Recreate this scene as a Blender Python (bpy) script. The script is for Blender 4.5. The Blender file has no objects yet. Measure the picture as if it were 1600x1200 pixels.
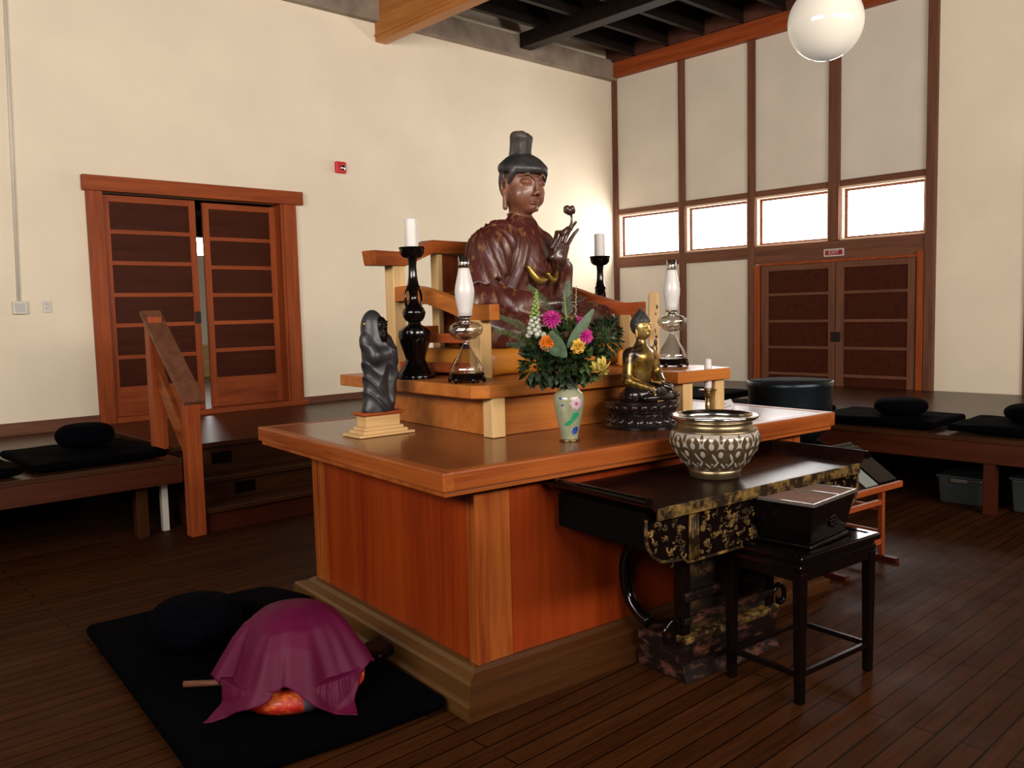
import bpy, bmesh, math, random
import numpy as np
from mathutils import Vector, Matrix, Euler
random.seed(7); np.random.seed(7)
S = bpy.context.scene
PI = math.pi

# ---------------------------------------------------------------- camera
F_PX = 1338.95
PITCH, ROLL, YAW, YAW_ALTAR = [math.radians(a) for a in (4.8836, 1.3995, 47.353, 53.009)]
EYE = 1.55
def _cam(r, u, w):
    u2 = u*math.cos(PITCH)+w*math.sin(PITCH); w2 = -u*math.sin(PITCH)+w*math.cos(PITCH)
    return Vector((r*math.cos(ROLL)-u2*math.sin(ROLL), r*math.sin(ROLL)+u2*math.cos(ROLL), -w2))
bx_ = _cam(math.sin(YAW), 0, math.cos(YAW)); by_ = _cam(-math.cos(YAW), 0, math.sin(YAW)); bz_ = _cam(0, 1, 0)
cd = bpy.data.cameras.new('camera'); cam = bpy.data.objects.new('camera', cd); S.collection.objects.link(cam)
R3 = Matrix((bx_, by_, bz_))          # rows: world axes seen from the camera -> camera-to-world
cam.matrix_world = Matrix.Translation((0, 0, EYE)) @ R3.to_4x4()
cd.sensor_width = 36.0; cd.lens = F_PX/1600*36.0; cd.clip_start = .05; cd.clip_end = 200
S.camera = cam

# ---------------------------------------------------------------- light and exposure
S.view_settings.view_transform = 'Standard'; S.view_settings.look = 'None'
S.view_settings.gamma = 1.0; S.view_settings.use_curve_mapping = False
S.view_settings.exposure = 0.0
w = bpy.data.worlds.new('overcast_sky'); S.world = w; w.use_nodes = True
w.node_tree.nodes['Background'].inputs[0].default_value = (.93, .96, 1, 1)
w.node_tree.nodes['Background'].inputs[1].default_value = 3.0
def area(name, loc, target, sx, sy, power, col, spread=PI):
    l = bpy.data.lights.new(name, 'AREA'); l.shape = 'RECTANGLE'; l.size = sx; l.size_y = sy
    l.energy = power; l.color = col; l.spread = spread
    o = bpy.data.objects.new(name, l); S.collection.objects.link(o); o.location = loc
    o.rotation_euler = (Vector(target)-Vector(loc)).to_track_quat('-Z', 'Y').to_euler(); return o
area('rear_fill', (-3.2, 2.2, 3.2), (6, 4.5, 4.6), 6.0, 1.2, 465, (1, .905, .82), 2.7)  # added main fill in front of the closed rear wall, no window there
area('side_fill', (3.2, -3.2, 3.2), (4.5, 6, 4.6), 7.0, 1.0, 550, (1, .905, .82), 2.7)  # second added fill, by the windowless wall behind the camera
area('next_room_fill', (4.3, 10.2, 2.4), (3.6, 11.2, 1.6), 1.0, 1.2, 60, (1, .97, .9))  # lamp added inside the next room to light its back wall

# ---------------------------------------------------------------- altar frame (altar stands slightly turned in the hall)
A0 = Vector((1.969, 2.423)); TH = -(YAW_ALTAR-YAW)
AX = Vector((math.cos(TH), math.sin(TH))); AY = Vector((-math.sin(TH), math.cos(TH)))
def AW(u, v, z=0.0):
    q = A0+AX*u+AY*v
    return Vector((q.x, q.y, z))
TT = .965       # top of the big table
T2 = 1.212      # top of the raised shelf
UC = 1.185      # centre line

# ---------------------------------------------------------------- materials
def newmat(name):
    m = bpy.data.materials.new(name); m.use_nodes = True
    nt = m.node_tree; b = nt.nodes['Principled BSDF']; return m, nt, b
def coord(nt, scale=(1, 1, 1), rot=(0, 0, 0)):
    tc = nt.nodes.new('ShaderNodeTexCoord'); mp = nt.nodes.new('ShaderNodeMapping')
    mp.inputs['Scale'].default_value = scale; mp.inputs['Rotation'].default_value = rot
    nt.links.new(tc.outputs['Object'], mp.inputs[0]); return mp.outputs[0]
def noise(nt, vec, scale, detail=4, rough=.55):
    n = nt.nodes.new('ShaderNodeTexNoise'); n.inputs['Scale'].default_value = scale
    n.inputs['Detail'].default_value = detail; n.inputs['Roughness'].default_value = rough
    if vec is not None: nt.links.new(vec, n.inputs['Vector'])
    return n.outputs['Fac']
def ramp(nt, fac, stops):
    r = nt.nodes.new('ShaderNodeValToRGB'); e = r.color_ramp.elements
    while len(e) < len(stops): e.new(.5)
    for i, (p, c) in enumerate(stops):
        e[i].position = p; e[i].color = tuple(c)+(1,) if len(c) == 3 else c
    nt.links.new(fac, r.inputs[0]); return r.outputs[0]
def bump(nt, b, fac, strength=.2, dist=.01):
    bp = nt.nodes.new('ShaderNodeBump'); bp.inputs['Strength'].default_value = strength; bp.inputs['Distance'].default_value = dist
    nt.links.new(fac, bp.inputs['Height']); nt.links.new(bp.outputs[0], b.inputs['Normal'])
TONE = {'cream_plaster': 1.15, 'pale_wall_panel': 1.08, 'orange_fir': .55, 'red_brown_fir': .85, 'dark_brown_timber': .85, 'yellow_pine': .55, 'deep_brown_boards': .42, 'amber_shelf': .55,
        'altar_panel': .51, 'altar_top': .33, 'plinth': .24, 'black_': .28, 'dark_brown_lacquer_top': .30, 'navy_': .16, 'white_wax': .62, 'white_card': .62, 'aged_brass': .6, 'polished_silver': .7,
        'charcoal': .55, 'blue_black_bell': .7, 'white_plastic': .85, 'red_plastic': .9, 'cloudy_bin': .18, 'weathered': .75, 'dark_ceiling': .22, 'rust_red': .32, 'varnished_beam': .62,
        'door_panel': .38, 'maroon': .21, 'saffron': .50, 'grey_lav': .35, 'worn_gold': .6, 'opal': .8, 'worn_red_lacquer_robe': .50, 'worn_brown_lacquer_skin': .72, 'dark_brown_hands': .6,
        'blue_black_hair': .6, 'greyed': .6, 'gilt_bronze': .6, 'gilt_face': .75, 'dark_bronze': .6, 'worn_': .28, 'flaked': .13, 'red_orange_brocade': .5, 'grey_paper': .55, 'brown_incense': .6, 'pewter': .55,
        'bowl_': .55, 'plinth_oak': .24}
def tone(name, col):
    k = .5; L_ = 0
    for p, f in TONE.items():
        if name.startswith(p) and len(p) > L_: k, L_ = f, len(p)
    if not name.startswith(('cream', 'pale_wall', 'black', 'navy', 'dark_ceiling', 'rust', 'white', 'deep_brown', 'bench')): k *= 1.22
    return tuple(c*k for c in col[:3])
def plain(name, col, rough=.5, metal=0.0, vary=.12, nscale=8, bmp=.0, coat=0, spec=.5):
    col = tone(name, col); m, nt, b = newmat(name)
    v = coord(nt); f = noise(nt, v, nscale)
    c0 = [max(0, c*(1-vary)) for c in col]; c1 = [min(1, c*(1+vary)) for c in col]
    nt.links.new(ramp(nt, f, [(.3, c0), (.7, c1)]), b.inputs['Base Color'])
    b.inputs['Roughness'].default_value = rough; b.inputs['Metallic'].default_value = metal
    b.inputs['Coat Weight'].default_value = coat; b.inputs['Coat Roughness'].default_value = .12
    b.inputs['Specular IOR Level'].default_value = spec
    if bmp: bump(nt, b, noise(nt, v, nscale*6), bmp, .004)
    return m
def wood(name, dark, light, axis=0, rough=.38, grain=1.0, coat=0.0, rough_var=.08, spec=.22):
    dark = tone(name, dark); light = tone(name, light); m, nt, b = newmat(name)
    sc = [14*grain, 14*grain, 14*grain]; sc[axis] = .9*grain
    v = coord(nt, tuple(sc)); n1 = noise(nt, v, 1.2, 6, .6)
    sc2 = [60*grain]*3; sc2[axis] = 2.2*grain
    n2 = noise(nt, coord(nt, tuple(sc2)), 1.6, 3, .5)
    mx = nt.nodes.new('ShaderNodeMath'); mx.operation = 'MULTIPLY_ADD'; mx.inputs[1].default_value = .35
    nt.links.new(n2, mx.inputs[0]); nt.links.new(n1, mx.inputs[2])
    mid = [(a+c)/2 for a, c in zip(dark, light)]
    nt.links.new(ramp(nt, mx.outputs[0], [(.42, dark), (.62, mid), (.86, light)]), b.inputs['Base Color'])
    b.inputs['Roughness'].default_value = rough; b.inputs['Coat Weight'].default_value = coat
    b.inputs['Specular IOR Level'].default_value = spec
    bump(nt, b, mx.outputs[0], .08, .004)
    return m
M = {}
M['plaster'] = plain('cream_plaster', (.70, .615, .475), .8, vary=.05, nscale=1.2, bmp=.08)
M['rear'] = plain('rear_wall_brown', (.22, .15, .10), .8)  # brown chosen so the unseen walls bounce less light
M['panel'] = plain('pale_wall_panel', (.60, .545, .46), .75, vary=.05, nscale=1.5, bmp=.05)
for k, ax in (('x', 0), ('y', 1), ('z', 2)):
    M['fir_'+k] = wood('orange_fir_'+k, (.20, .032, .005), (.44, .115, .02), ax, .36)
    M['red_'+k] = wood('red_brown_fir_'+k, (.16, .029, .008), (.32, .070, .017), ax, .45, spec=.15)
    M['bench_'+k] = wood('bench_shaded_red_'+k, (.060, .011, .004), (.12, .026, .008), ax, .42, spec=.15)  # darkened red-brown wood, the low light near the floor is in its colour
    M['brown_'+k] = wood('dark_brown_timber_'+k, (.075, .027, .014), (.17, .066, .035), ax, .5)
    M['pine_'+k] = wood('yellow_pine_'+k, (.62, .36, .13), (.84, .56, .26), ax, .4)
    M['tan_'+k] = wood('deep_brown_boards_'+k, (.055, .018, .007), (.12, .04, .014), ax, .30)
M['shelf_x'] = wood('amber_shelf_wood_x', (.38, .10, .02), (.62, .21, .04), 0, .34)
M['shelf_y'] = wood('amber_shelf_wood_y', (.38, .10, .02), (.62, .21, .04), 1, .34)
M['panelred'] = wood('altar_panel_wood', (.20, .018, .002), (.36, .050, .006), 2, .38, .5)
M['tabletop'] = wood('altar_top_veneer', (.24, .060, .016), (.36, .105, .032), 0, .20, .7, spec=.30)
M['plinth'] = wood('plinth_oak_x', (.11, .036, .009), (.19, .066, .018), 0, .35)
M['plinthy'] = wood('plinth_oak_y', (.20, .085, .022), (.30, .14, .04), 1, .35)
M['black_lacquer'] = plain('black_lacquer', (.008, .005, .005), .14, coat=.12, vary=.3, spec=.28)
M['black_wood'] = plain('black_stained_wood', (.012, .005, .004), .35, vary=.3, coat=0, spec=.10)
M['brown_lacquer'] = plain('dark_brown_lacquer_top', (.022, .008, .006), .28, coat=0, vary=.3, spec=.06)
M['flat_black'] = plain('matte_black', (.002, .0015, .0012), .8, spec=.05)  # near-black without gloss, for table end boards and bell interior
M['black_cloth'] = plain('black_cotton', (.003, .0027, .004), .95, vary=.3, nscale=30, bmp=.3, spec=.02)
M['navy_cloth'] = plain('navy_black_cotton', (.006, .006, .013), .95, vary=.3, nscale=30, bmp=.3, spec=.02)
M['candle'] = plain('white_wax', (.86, .82, .78), .45, vary=.03)
M['candle'].node_tree.nodes['Principled BSDF'].inputs['Subsurface Weight'].default_value = .2
M['paper'] = plain('white_card', (.85, .82, .80), .7, vary=.03)
M['brass'] = plain('aged_brass', (.55, .42, .22), .28, 1.0, .15, 20)
M['silver'] = plain('polished_silver', (.8, .78, .74), .15, 1.0, .05)
M['iron'] = plain('dark_iron', (.03, .025, .022), .4, .6)
M['bronze'] = plain('blackened_bronze', (.018, .015, .016), .3, .35, .4, 12, .15, .3)
M['charcoal'] = plain('charcoal_carving', (.022, .022, .026), .42, 0, .45, 14, .25)
M['steel'] = plain('blue_black_bell_metal', (.012, .02, .024), .32, .7, .3)
M['white_plastic'] = plain('white_plastic', (.74, .70, .60), .4, vary=.03)
M['red_plastic'] = plain('red_plastic', (.55, .02, .03), .35, vary=.05)
M['sign_red'] = plain('sign_red', (.45, .01, .015), .4, vary=.03)
M['clear_bin'] = plain('cloudy_bin_plastic', (.12, .14, .14), .3, vary=.2)
M['dirty_plate'] = plain('weathered_plate_beam', (.26, .20, .15), .7, vary=.4, nscale=2.5, bmp=.2)
M['dark_ceiling'] = wood('dark_ceiling_boards', (.020, .010, .008), (.055, .026, .018), 1, .6)
M['joist'] = wood('dark_ceiling_joist', (.022, .013, .010), (.06, .032, .022), 0, .55)
M['rust'] = plain('rust_red_blocking', (.22, .06, .03), .6, vary=.3, nscale=4)
M['beam'] = wood('varnished_beam', (.42, .14, .03), (.66, .27, .07), 1, .35)
M['louver'] = wood('door_panel_dark', (.075, .016, .007), (.13, .030, .012), 0, .45, spec=.08)
M['maroon'] = plain('maroon_cloth', (.27, .009, .085), .55, vary=.12, nscale=6, bmp=.12, spec=.15)
M['orange_cloth'] = plain('saffron_silk', (.75, .27, .02), .45, vary=.15, nscale=5)
M['lavender'] = plain('grey_lavender_silk', (.16, .12, .19), .6, vary=.1)
M['gold'] = plain('worn_gold', (.62, .38, .08), .3, .85, .3, 10)
M['opal'] = plain('opal_glass', (.9, .85, .76), .08, vary=.02, coat=.8)
def glassmat(name, tint=(1, 1, 1), fres=.35, alpha_base=.03):
    m, nt, b = newmat(name); nt.nodes.remove(b)
    out = nt.nodes['Material Output']; tr = nt.nodes.new('ShaderNodeBsdfTransparent'); tr.inputs[0].default_value = tint+(1,)
    gl = nt.nodes.new('ShaderNodeBsdfGlossy'); gl.inputs['Roughness'].default_value = .03
    lw = nt.nodes.new('ShaderNodeLayerWeight'); lw.inputs[0].default_value = fres
    mp = nt.nodes.new('ShaderNodeMapRange'); mp.inputs['To Min'].default_value = alpha_base; mp.inputs['To Max'].default_value = .75
    nt.links.new(lw.outputs['Facing'], mp.inputs[0])
    mx = nt.nodes.new('ShaderNodeMixShader'); nt.links.new(mp.outputs[0], mx.inputs[0])
    nt.links.new(tr.outputs[0], mx.inputs[1]); nt.links.new(gl.outputs[0], mx.inputs[2]); nt.links.new(mx.outputs[0], out.inputs[0])
    return m
M['glass'] = glassmat('lamp_glass', (.95, .94, .90), .45, .16)
M['window_glass'] = glassmat('window_glass', (1, 1, 1), .2, .03)
def frosted():
    m, nt, b = newmat('frosted_white_glass')
    b.inputs['Base Color'].default_value = (.52, .50, .475, 1); b.inputs['Roughness'].default_value = .3
    b.inputs['Subsurface Weight'].default_value = .3; b.inputs['Subsurface Radius'].default_value = (.02, .02, .02)
    return m
M['frost'] = frosted()
def emis(name, col, s):
    m, nt, b = newmat(name); b.inputs['Base Color'].default_value = (.8, .8, .8, 1)
    b.inputs['Emission Color'].default_value = tuple(col)+(1,); b.inputs['Emission Strength'].default_value = s; return m
M['bright_pane'] = emis('daylit_frosted_pane', (1, .97, .94), 18.0)
M['globe_glow'] = emis('lit_opal_globe', (1, .93, .82), .20)
M['globe_glow'].node_tree.nodes['Principled BSDF'].inputs['Roughness'].default_value = .07; M['globe_glow'].node_tree.nodes['Principled BSDF'].inputs['Base Color'].default_value = (.46, .43, .36, 1)
M['jamb'] = wood('pale_window_jamb', (.95, .62, .40), (1.3, .95, .68), 1, .5)
def floor_mat():
    m, nt, b = newmat('dark_plank_floor')
    v = coord(nt, (1, 1, 1)); br = nt.nodes.new('ShaderNodeTexBrick')
    br.inputs['Scale'].default_value = 1; br.inputs['Brick Width'].default_value = 1.9; br.inputs['Row Height'].default_value = .083
    br.inputs['Mortar Size'].default_value = .0035; br.offset = .37
    br.inputs['Color1'].default_value = (.028, .0085, .0022, 1); br.inputs['Color2'].default_value = (.044, .0145, .0042, 1)
    br.inputs['Mortar'].default_value = (.004, .0015, .0008, 1)
    nt.links.new(v, br.inputs[0])
    n = noise(nt, coord(nt, (2.2, 30, 10)), 1.5, 5); mx = nt.nodes.new('ShaderNodeMixRGB'); mx.blend_type = 'MULTIPLY'; mx.inputs[0].default_value = .7
    nt.links.new(br.outputs[0], mx.inputs[1]); nt.links.new(ramp(nt, n, [(.3, (.5, .5, .5)), (.7, (1.3, 1.25, 1.2))]), mx.inputs[2])
    nt.links.new(mx.outputs[0], b.inputs['Base Color'])
    n2 = noise(nt, coord(nt), 3, 4)
    nt.links.new(ramp(nt, n2, [(.3, (.46,)*3), (.75, (.64,)*3)]), b.inputs['Roughness']); b.inputs['Specular IOR Level'].default_value = .035
    bump(nt, b, br.outputs['Fac'], -.15, .004)
    return m
M['floor'] = floor_mat()
def patina(name, base, other, lo, hi, scale, rough=.4, metal=0, metal_b=None, bmp=.2, stretch=(1, 1, 1), coat=.15):
    base = tone(name, base); other = tone(name, other); m, nt, b = newmat(name); v = coord(nt, stretch)
    f = noise(nt, v, scale, 7, .65)
    nt.links.new(ramp(nt, f, [(lo, base), (hi, other)]), b.inputs['Base Color'])
    b.inputs['Roughness'].default_value = rough; b.inputs['Coat Weight'].default_value = coat; b.inputs['Specular IOR Level'].default_value = .5 if coat > 0 else .14
    if metal_b is not None:
        nt.links.new(ramp(nt, f, [(lo, (metal,)*3), (hi, (metal_b,)*3)]), b.inputs['Metallic'])
    else: b.inputs['Metallic'].default_value = metal
    bump(nt, b, noise(nt, v, scale*4, 5), bmp, .004); return m
M['robe'] = patina('worn_red_lacquer_robe', (.085, .014, .009), (.26, .12, .04),   .53, .66, 13, .42, stretch=(2.2, 2.2, .6), coat=0.08)
M['statue_skin'] = patina('worn_brown_lacquer_skin', (.115, .035, .018), (.20, .075, .04), .42, .62, 9, .42, coat=.12)
M['dark_hand'] = patina('dark_brown_hands', (.045, .017, .013), (.09, .035, .022), .4, .65, 12, .34, coat=.3)
M['statue_hair'] = patina('blue_black_hair', (.018, .017, .019), (.05, .045, .042), .45, .7, 10, .5)
M['topknot'] = patina('greyed_topknot', (.030, .024, .024), (.14, .11, .09), .50, .75, 7, .6)
M['gilt_bronze'] = patina('gilt_bronze', (.035, .022, .014), (.60, .36, .07), .46, .60, 8, .30, .5, 1.0, coat=.2)
M['gilt_face'] = patina('gilt_face', (.33, .20, .07), (.58, .38, .12), .40, .6, 14, .3, .6, .9, coat=.2)
M['dark_bronze'] = patina('dark_bronze', (.016, .010, .010), (.16, .075, .03), .62, .74, 9, .25, .3, .8, coat=.4)
M['worn_gilt'] = patina('worn_gilt_carving', (.040, .020, .008), (.62, .36, .10), .46, .68, 16, .5, coat=0)
M['worn_paint'] = patina('worn_painted_front', (.022, .014, .009), (.26, .13, .05), .50, .78, 6, .6, stretch=(1, 1, 2.2), coat=0)
M['worn_pink'] = patina('flaked_pink_paint', (.04, .015, .010), (.60, .22, .13), .52, .68, 9, .6, stretch=(1, 1, 2.5), coat=0)

# ---------------------------------------------------------------- mesh builder
class MB:
    def __init__(s, off=(0, 0, 0)): s.bm = bmesh.new(); s.off = Vector(off); s.mi = 0
    def v(s, p): return s.bm.verts.new(Vector(p)-s.off)
    def face(s, vs):
        try: f = s.bm.faces.new(vs)
        except ValueError: return None
        f.material_index = s.mi; return f
    def box(s, x0, x1, y0, y1, z0, z1):
        if x1 < x0: x0, x1 = x1, x0
        if y1 < y0: y0, y1 = y1, y0
        v = [s.v((x, y, z)) for x in (x0, x1) for y in (y0, y1) for z in (z0, z1)]
        for q in ((0, 1, 3, 2), (4, 6, 7, 5), (0, 4, 5, 1), (2, 3, 7, 6), (0, 2, 6, 4), (1, 5, 7, 3)): s.face([v[i] for i in q])
        return s
    def hexa(s, b, t):     # bottom quad (ccw from above), top quad
        vb = [s.v(p) for p in b]; vt = [s.v(p) for p in t]
        s.face(vb[::-1]); s.face(vt)
        for i in range(4): s.face([vb[i], vb[(i+1) % 4], vt[(i+1) % 4], vt[i]])
        return s
    def bar(s, a, b, wd, th, up=(0, 0, 1)):
        a = Vector(a); b = Vector(b); d = (b-a).normalized(); up = Vector(up)
        sd = d.cross(up).normalized(); n = sd.cross(d).normalized()
        c = [(-1, -1), (1, -1), (1, 1), (-1, 1)]
        va = [s.v(a+sd*x*wd/2+n*y*th/2) for x, y in c]; vb = [s.v(b+sd*x*wd/2+n*y*th/2) for x, y in c]
        s.face(va); s.face(vb[::-1])
        for i in range(4): s.face([va[(i+1) % 4], va[i], vb[i], vb[(i+1) % 4]])
        return s
    def prism(s, pts, z0, z1):
        b = [s.v((x, y, z0)) for x, y in pts]; t = [s.v((x, y, z1)) for x, y in pts]
        s.face(b[::-1]); s.face(t); n = len(pts)
        for i in range(n): s.face([b[i], b[(i+1) % n], t[(i+1) % n], t[i]])
        return s
    def extr(s, pts, axis, a0, a1):    # pts in the plane normal to axis ('x': (y,z); 'y': (x,z))
        f = (lambda p, a: (a, p[0], p[1])) if axis == 'x' else (lambda p, a: (p[0], a, p[1]))
        b = [s.v(f(p, a0)) for p in pts]; t = [s.v(f(p, a1)) for p in pts]
        s.face(b[::-1]); s.face(t); n = len(pts)
        for i in range(n): s.face([b[i], b[(i+1) % n], t[(i+1) % n], t[i]])
        return s
    def lathe(s, prof, c=(0, 0), n=40, wob=None, sx=1, sy=1):
        rings = []
        for r, z in prof:
            if r < 1e-5: rings.append([s.v((c[0], c[1], z))]); continue
            rg = []
            for i in range(n):
                a = 2*PI*i/n; rr = r*(wob(a, z) if wob else 1)
                rg.append(s.v((c[0]+rr*sx*math.cos(a), c[1]+rr*sy*math.sin(a), z)))
            rings.append(rg)
        for A, B in zip(rings, rings[1:]):
            for i in range(n):
                j = (i+1) % n
                if len(A) == 1 and len(B) == 1: continue
                if len(A) == 1: s.face([A[0], B[j], B[i]])
                elif len(B) == 1: s.face([A[i], A[j], B[0]])
                else: s.face([A[i], A[j], B[j], B[i]])
        if len(rings[0]) > 1: s.face(rings[0][::-1])
        if len(rings[-1]) > 1: s.face(rings[-1])
        return s
    def tube(s, pts, rads, n=10, cap=True):
        pts = [Vector(p) for p in pts]
        if not isinstance(rads, (list, tuple)): rads = [rads]*len(pts)
        rings = []; prev = None
        for i, p in enumerate(pts):
            d = (pts[min(i+1, len(pts)-1)]-pts[max(i-1, 0)]).normalized()
            if prev is None:
                u = d.orthogonal().normalized()
            else:
                u = (prev-d*prev.dot(d)).normalized()
            prev = u; w_ = d.cross(u)
            rings.append([s.v(p+(u*math.cos(2*PI*k/n)+w_*math.sin(2*PI*k/n))*rads[i]) for k in range(n)])
        for A, B in zip(rings, rings[1:]):
            for i in range(n): s.face([A[i], A[(i+1) % n], B[(i+1) % n], B[i]])
        if cap: s.face(rings[0][::-1]); s.face(rings[-1])
        return s
    def ell(s, c, r, rot=(0, 0, 0), nu=16, nv=10):
        Rm = Euler(rot).to_matrix(); c = Vector(c); rings = []
        for j in range(nv+1):
            t = PI*j/nv
            if j in (0, nv): rings.append([s.v(c+Rm@Vector((0, 0, r[2]*math.cos(t))))]); continue
            rings.append([s.v(c+Rm@Vector((r[0]*math.sin(t)*math.cos(2*PI*i/nu), r[1]*math.sin(t)*math.sin(2*PI*i/nu), r[2]*math.cos(t)))) for i in range(nu)])
        for A, B in zip(rings, rings[1:]):
            for i in range(nu):
                k = (i+1) % nu
                if len(A) == 1: s.face([A[0], B[i], B[k]])
                elif len(B) == 1: s.face([A[k], A[i], B[0]])
                else: s.face([A[k], A[i], B[i], B[k]])
        return s
def smoothpath(pts, k=6):
    pts = [Vector(p) for p in pts]; out = []
    P = [pts[0]]+pts+[pts[-1]]
    for i in range(1, len(P)-2):
        for j in range(k):
            t = j/k; a, b, c, d = P[i-1], P[i], P[i+1], P[i+2]
            out.append(.5*((2*b)+(c-a)*t+(2*a-5*b+4*c-d)*t*t+(3*b-a-3*c+d)*t**3))
    out.append(pts[-1]); return out
def obj(name, mb, mats, parent=None, bevel=0, smooth=False, sub=0, recalc=True):
    bm = mb.bm if isinstance(mb, MB) else mb
    if recalc: bmesh.ops.recalc_face_normals(bm, faces=bm.faces)
    me = bpy.data.meshes.new(name); bm.to_mesh(me); bm.free()
    for m in (mats if isinstance(mats, (list, tuple)) else [mats]): me.materials.append(M[m] if isinstance(m, str) else m)
    o = bpy.data.objects.new(name, me); S.collection.objects.link(o)
    if parent: o.parent = parent
    if smooth:
        for p in me.polygons: p.use_smooth = True
        if smooth == 'auto': me.set_sharp_from_angle(angle=math.radians(40))
    if bevel:
        b = o.modifiers.new('bevel', 'BEVEL'); b.width = bevel; b.segments = 2; b.limit_method = 'ANGLE'; b.angle_limit = math.radians(40)
    if sub:
        q = o.modifiers.new('sub', 'SUBSURF'); q.levels = sub; q.render_levels = sub
    return o
def tag(o, label, cat, group=None, kind=None):
    o['label'] = label; o['category'] = cat
    if group: o['group'] = group
    if kind: o['kind'] = kind
    return o
def thing(name, label, cat, loc=(0, 0, 0), rz=0, group=None):
    o = bpy.data.objects.new(name, None); S.collection.objects.link(o); o.empty_display_size = .1
    o.location = loc; o.rotation_euler = (0, 0, rz); return tag(o, label, cat, group)
def thingA(name, label, cat, u, v, z=0, rz=0, group=None): return thing(name, label, cat, AW(u, v, z), TH+rz, group)
def struct(name, mb, mats, parent=None, **k):
    o = obj(name, mb, mats, parent, **k)
    if parent is None: o['kind'] = 'structure'
    return o
def dup(root, loc, rz=None, label=None):
    r = root.copy(); S.collection.objects.link(r); r.location = loc
    if rz is not None: r.rotation_euler = (0, 0, rz)
    if label: r['label'] = label
    def kids(a, b):
        for ch in list(a.children):
            if ch.name in done: continue
            c = ch.copy(); S.collection.objects.link(c); c.parent = b; done.add(c.name); kids(ch, c)
    done = set(); kids(root, r); return r

# ---------------------------------------------------------------- implicit surfaces (numpy) for carved and stuffed shapes
def s_ell(P, c, r, rz=0, rx=0):
    Q = P-np.array(c, np.float32)
    if rz or rx:
        m = np.array(Euler((rx, 0, rz)).to_matrix(), np.float32); Q = Q@m
    r = np.array(r, np.float32); k0 = np.linalg.norm(Q/r, axis=1); k1 = np.linalg.norm(Q/(r*r), axis=1)
    return k0*(k0-1)/np.maximum(k1, 1e-6)
def s_cap(P, a, b, r1, r2=None):
    a = np.array(a, np.float32); b = np.array(b, np.float32); r2 = r1 if r2 is None else r2
    ab = b-a; t = np.clip(((P-a)@ab)/float(ab@ab), 0, 1)
    return np.linalg.norm(P-a-t[:, None]*ab, axis=1)-(r1+(r2-r1)*t)
def s_box(P, c, h, r=0.0, rz=0, rx=0):
    Q = P-np.array(c, np.float32)
    if rz or rx: Q = Q@np.array(Euler((rx, 0, rz)).to_matrix(), np.float32)
    q = np.abs(Q)-(np.array(h, np.float32)-r)
    return np.linalg.norm(np.maximum(q, 0), axis=1)+np.minimum(q.max(axis=1), 0)-r
def s_tor(P, c, R, r, sx=1, sz=1, rx=0, rz=0):     # ring in the xz plane of its frame
    Q = P-np.array(c, np.float32)
    if rz or rx: Q = Q@np.array(Euler((rx, 0, rz)).to_matrix(), np.float32)
    d = np.sqrt((Q[:, 0]/sx)**2+(Q[:, 2]/sz)**2)-R
    return np.sqrt(d*d+Q[:, 1]**2)-r
def smin(a, b, k):
    h = np.clip(.5+.5*(b-a)/k, 0, 1); return b*(1-h)+a*h-k*h*(1-h)
def smax(a, b, k): return -smin(-a, -b, k)
def U(*l, k=.02):
    r = l[0]
    for x in l[1:]: r = smin(r, x, k)
    return r
def nets(f, lo, hi, h):
    ax = [np.arange(lo[i], hi[i]+h, h, dtype=np.float32) for i in range(3)]
    n = [len(a) for a in ax]; D = np.empty(n, np.float32)
    Y, Z = np.meshgrid(ax[1], ax[2], indexing='ij')
    st = max(1, int(400000/(n[1]*n[2])))
    for i in range(0, n[0], st):
        xs = ax[0][i:i+st]; P = np.empty((len(xs), n[1], n[2], 3), np.float32)
        P[..., 0] = xs[:, None, None]; P[..., 1] = Y; P[..., 2] = Z
        D[i:i+st] = f(P.reshape(-1, 3)).reshape(len(xs), n[1], n[2])
    I = D < 0; c = [m-1 for m in n]
    cnt = np.zeros(c, np.int16); pos = np.zeros(c+[3], np.float32)
    def sl(a, b, d): return tuple(slice(o, o+q) for o, q in zip((a, b, d), c))
    for axis in range(3):
        o1, o2 = [q for q in range(3) if q != axis]
        for p in (0, 1):
            for q in (0, 1):
                s0 = [0, 0, 0]; s0[o1] = p; s0[o2] = q; s1 = list(s0); s1[axis] = 1
                d0 = D[sl(*s0)]; d1 = D[sl(*s1)]; cr = (d0 < 0) != (d1 < 0)
                den = np.where(cr, d0-d1, 1); t = np.where(cr, d0/den, 0)
                cnt += cr
                pos[..., axis] += t; pos[..., o1] += p*cr; pos[..., o2] += q*cr
    m = cnt > 0; idx = -np.ones(c, np.int64); idx[m] = np.arange(m.sum())
    ii = np.argwhere(m); V = pos[m]/cnt[m][:, None]+ii; V = V*h+np.array([a[0] for a in ax], np.float32)
    quads = []
    for axis in range(3):
        o1, o2 = [(1, 2), (2, 0), (0, 1)][axis]
        a = [slice(1, -1)]*3; a[axis] = slice(0, -1); b = [slice(1, -1)]*3; b[axis] = slice(1, None)
        A_ = I[tuple(a)]; B_ = I[tuple(b)]
        E_ = np.argwhere(A_ != B_)
        if not len(E_): continue
        fl = A_[tuple(E_.T)]; base = E_+1; base[:, axis] -= 1
        def g(d1, d2):
            k = base.copy(); k[:, o1] -= d1; k[:, o2] -= d2
            return idx[tuple(k.T)]
        q = np.stack([g(1, 1), g(0, 1), g(0, 0), g(1, 0)], 1); q[~fl] = q[~fl][:, ::-1]
        quads.append(q)
    Q = np.concatenate(quads); Q = Q[(Q >= 0).all(axis=1)]
    return V, Q
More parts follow.
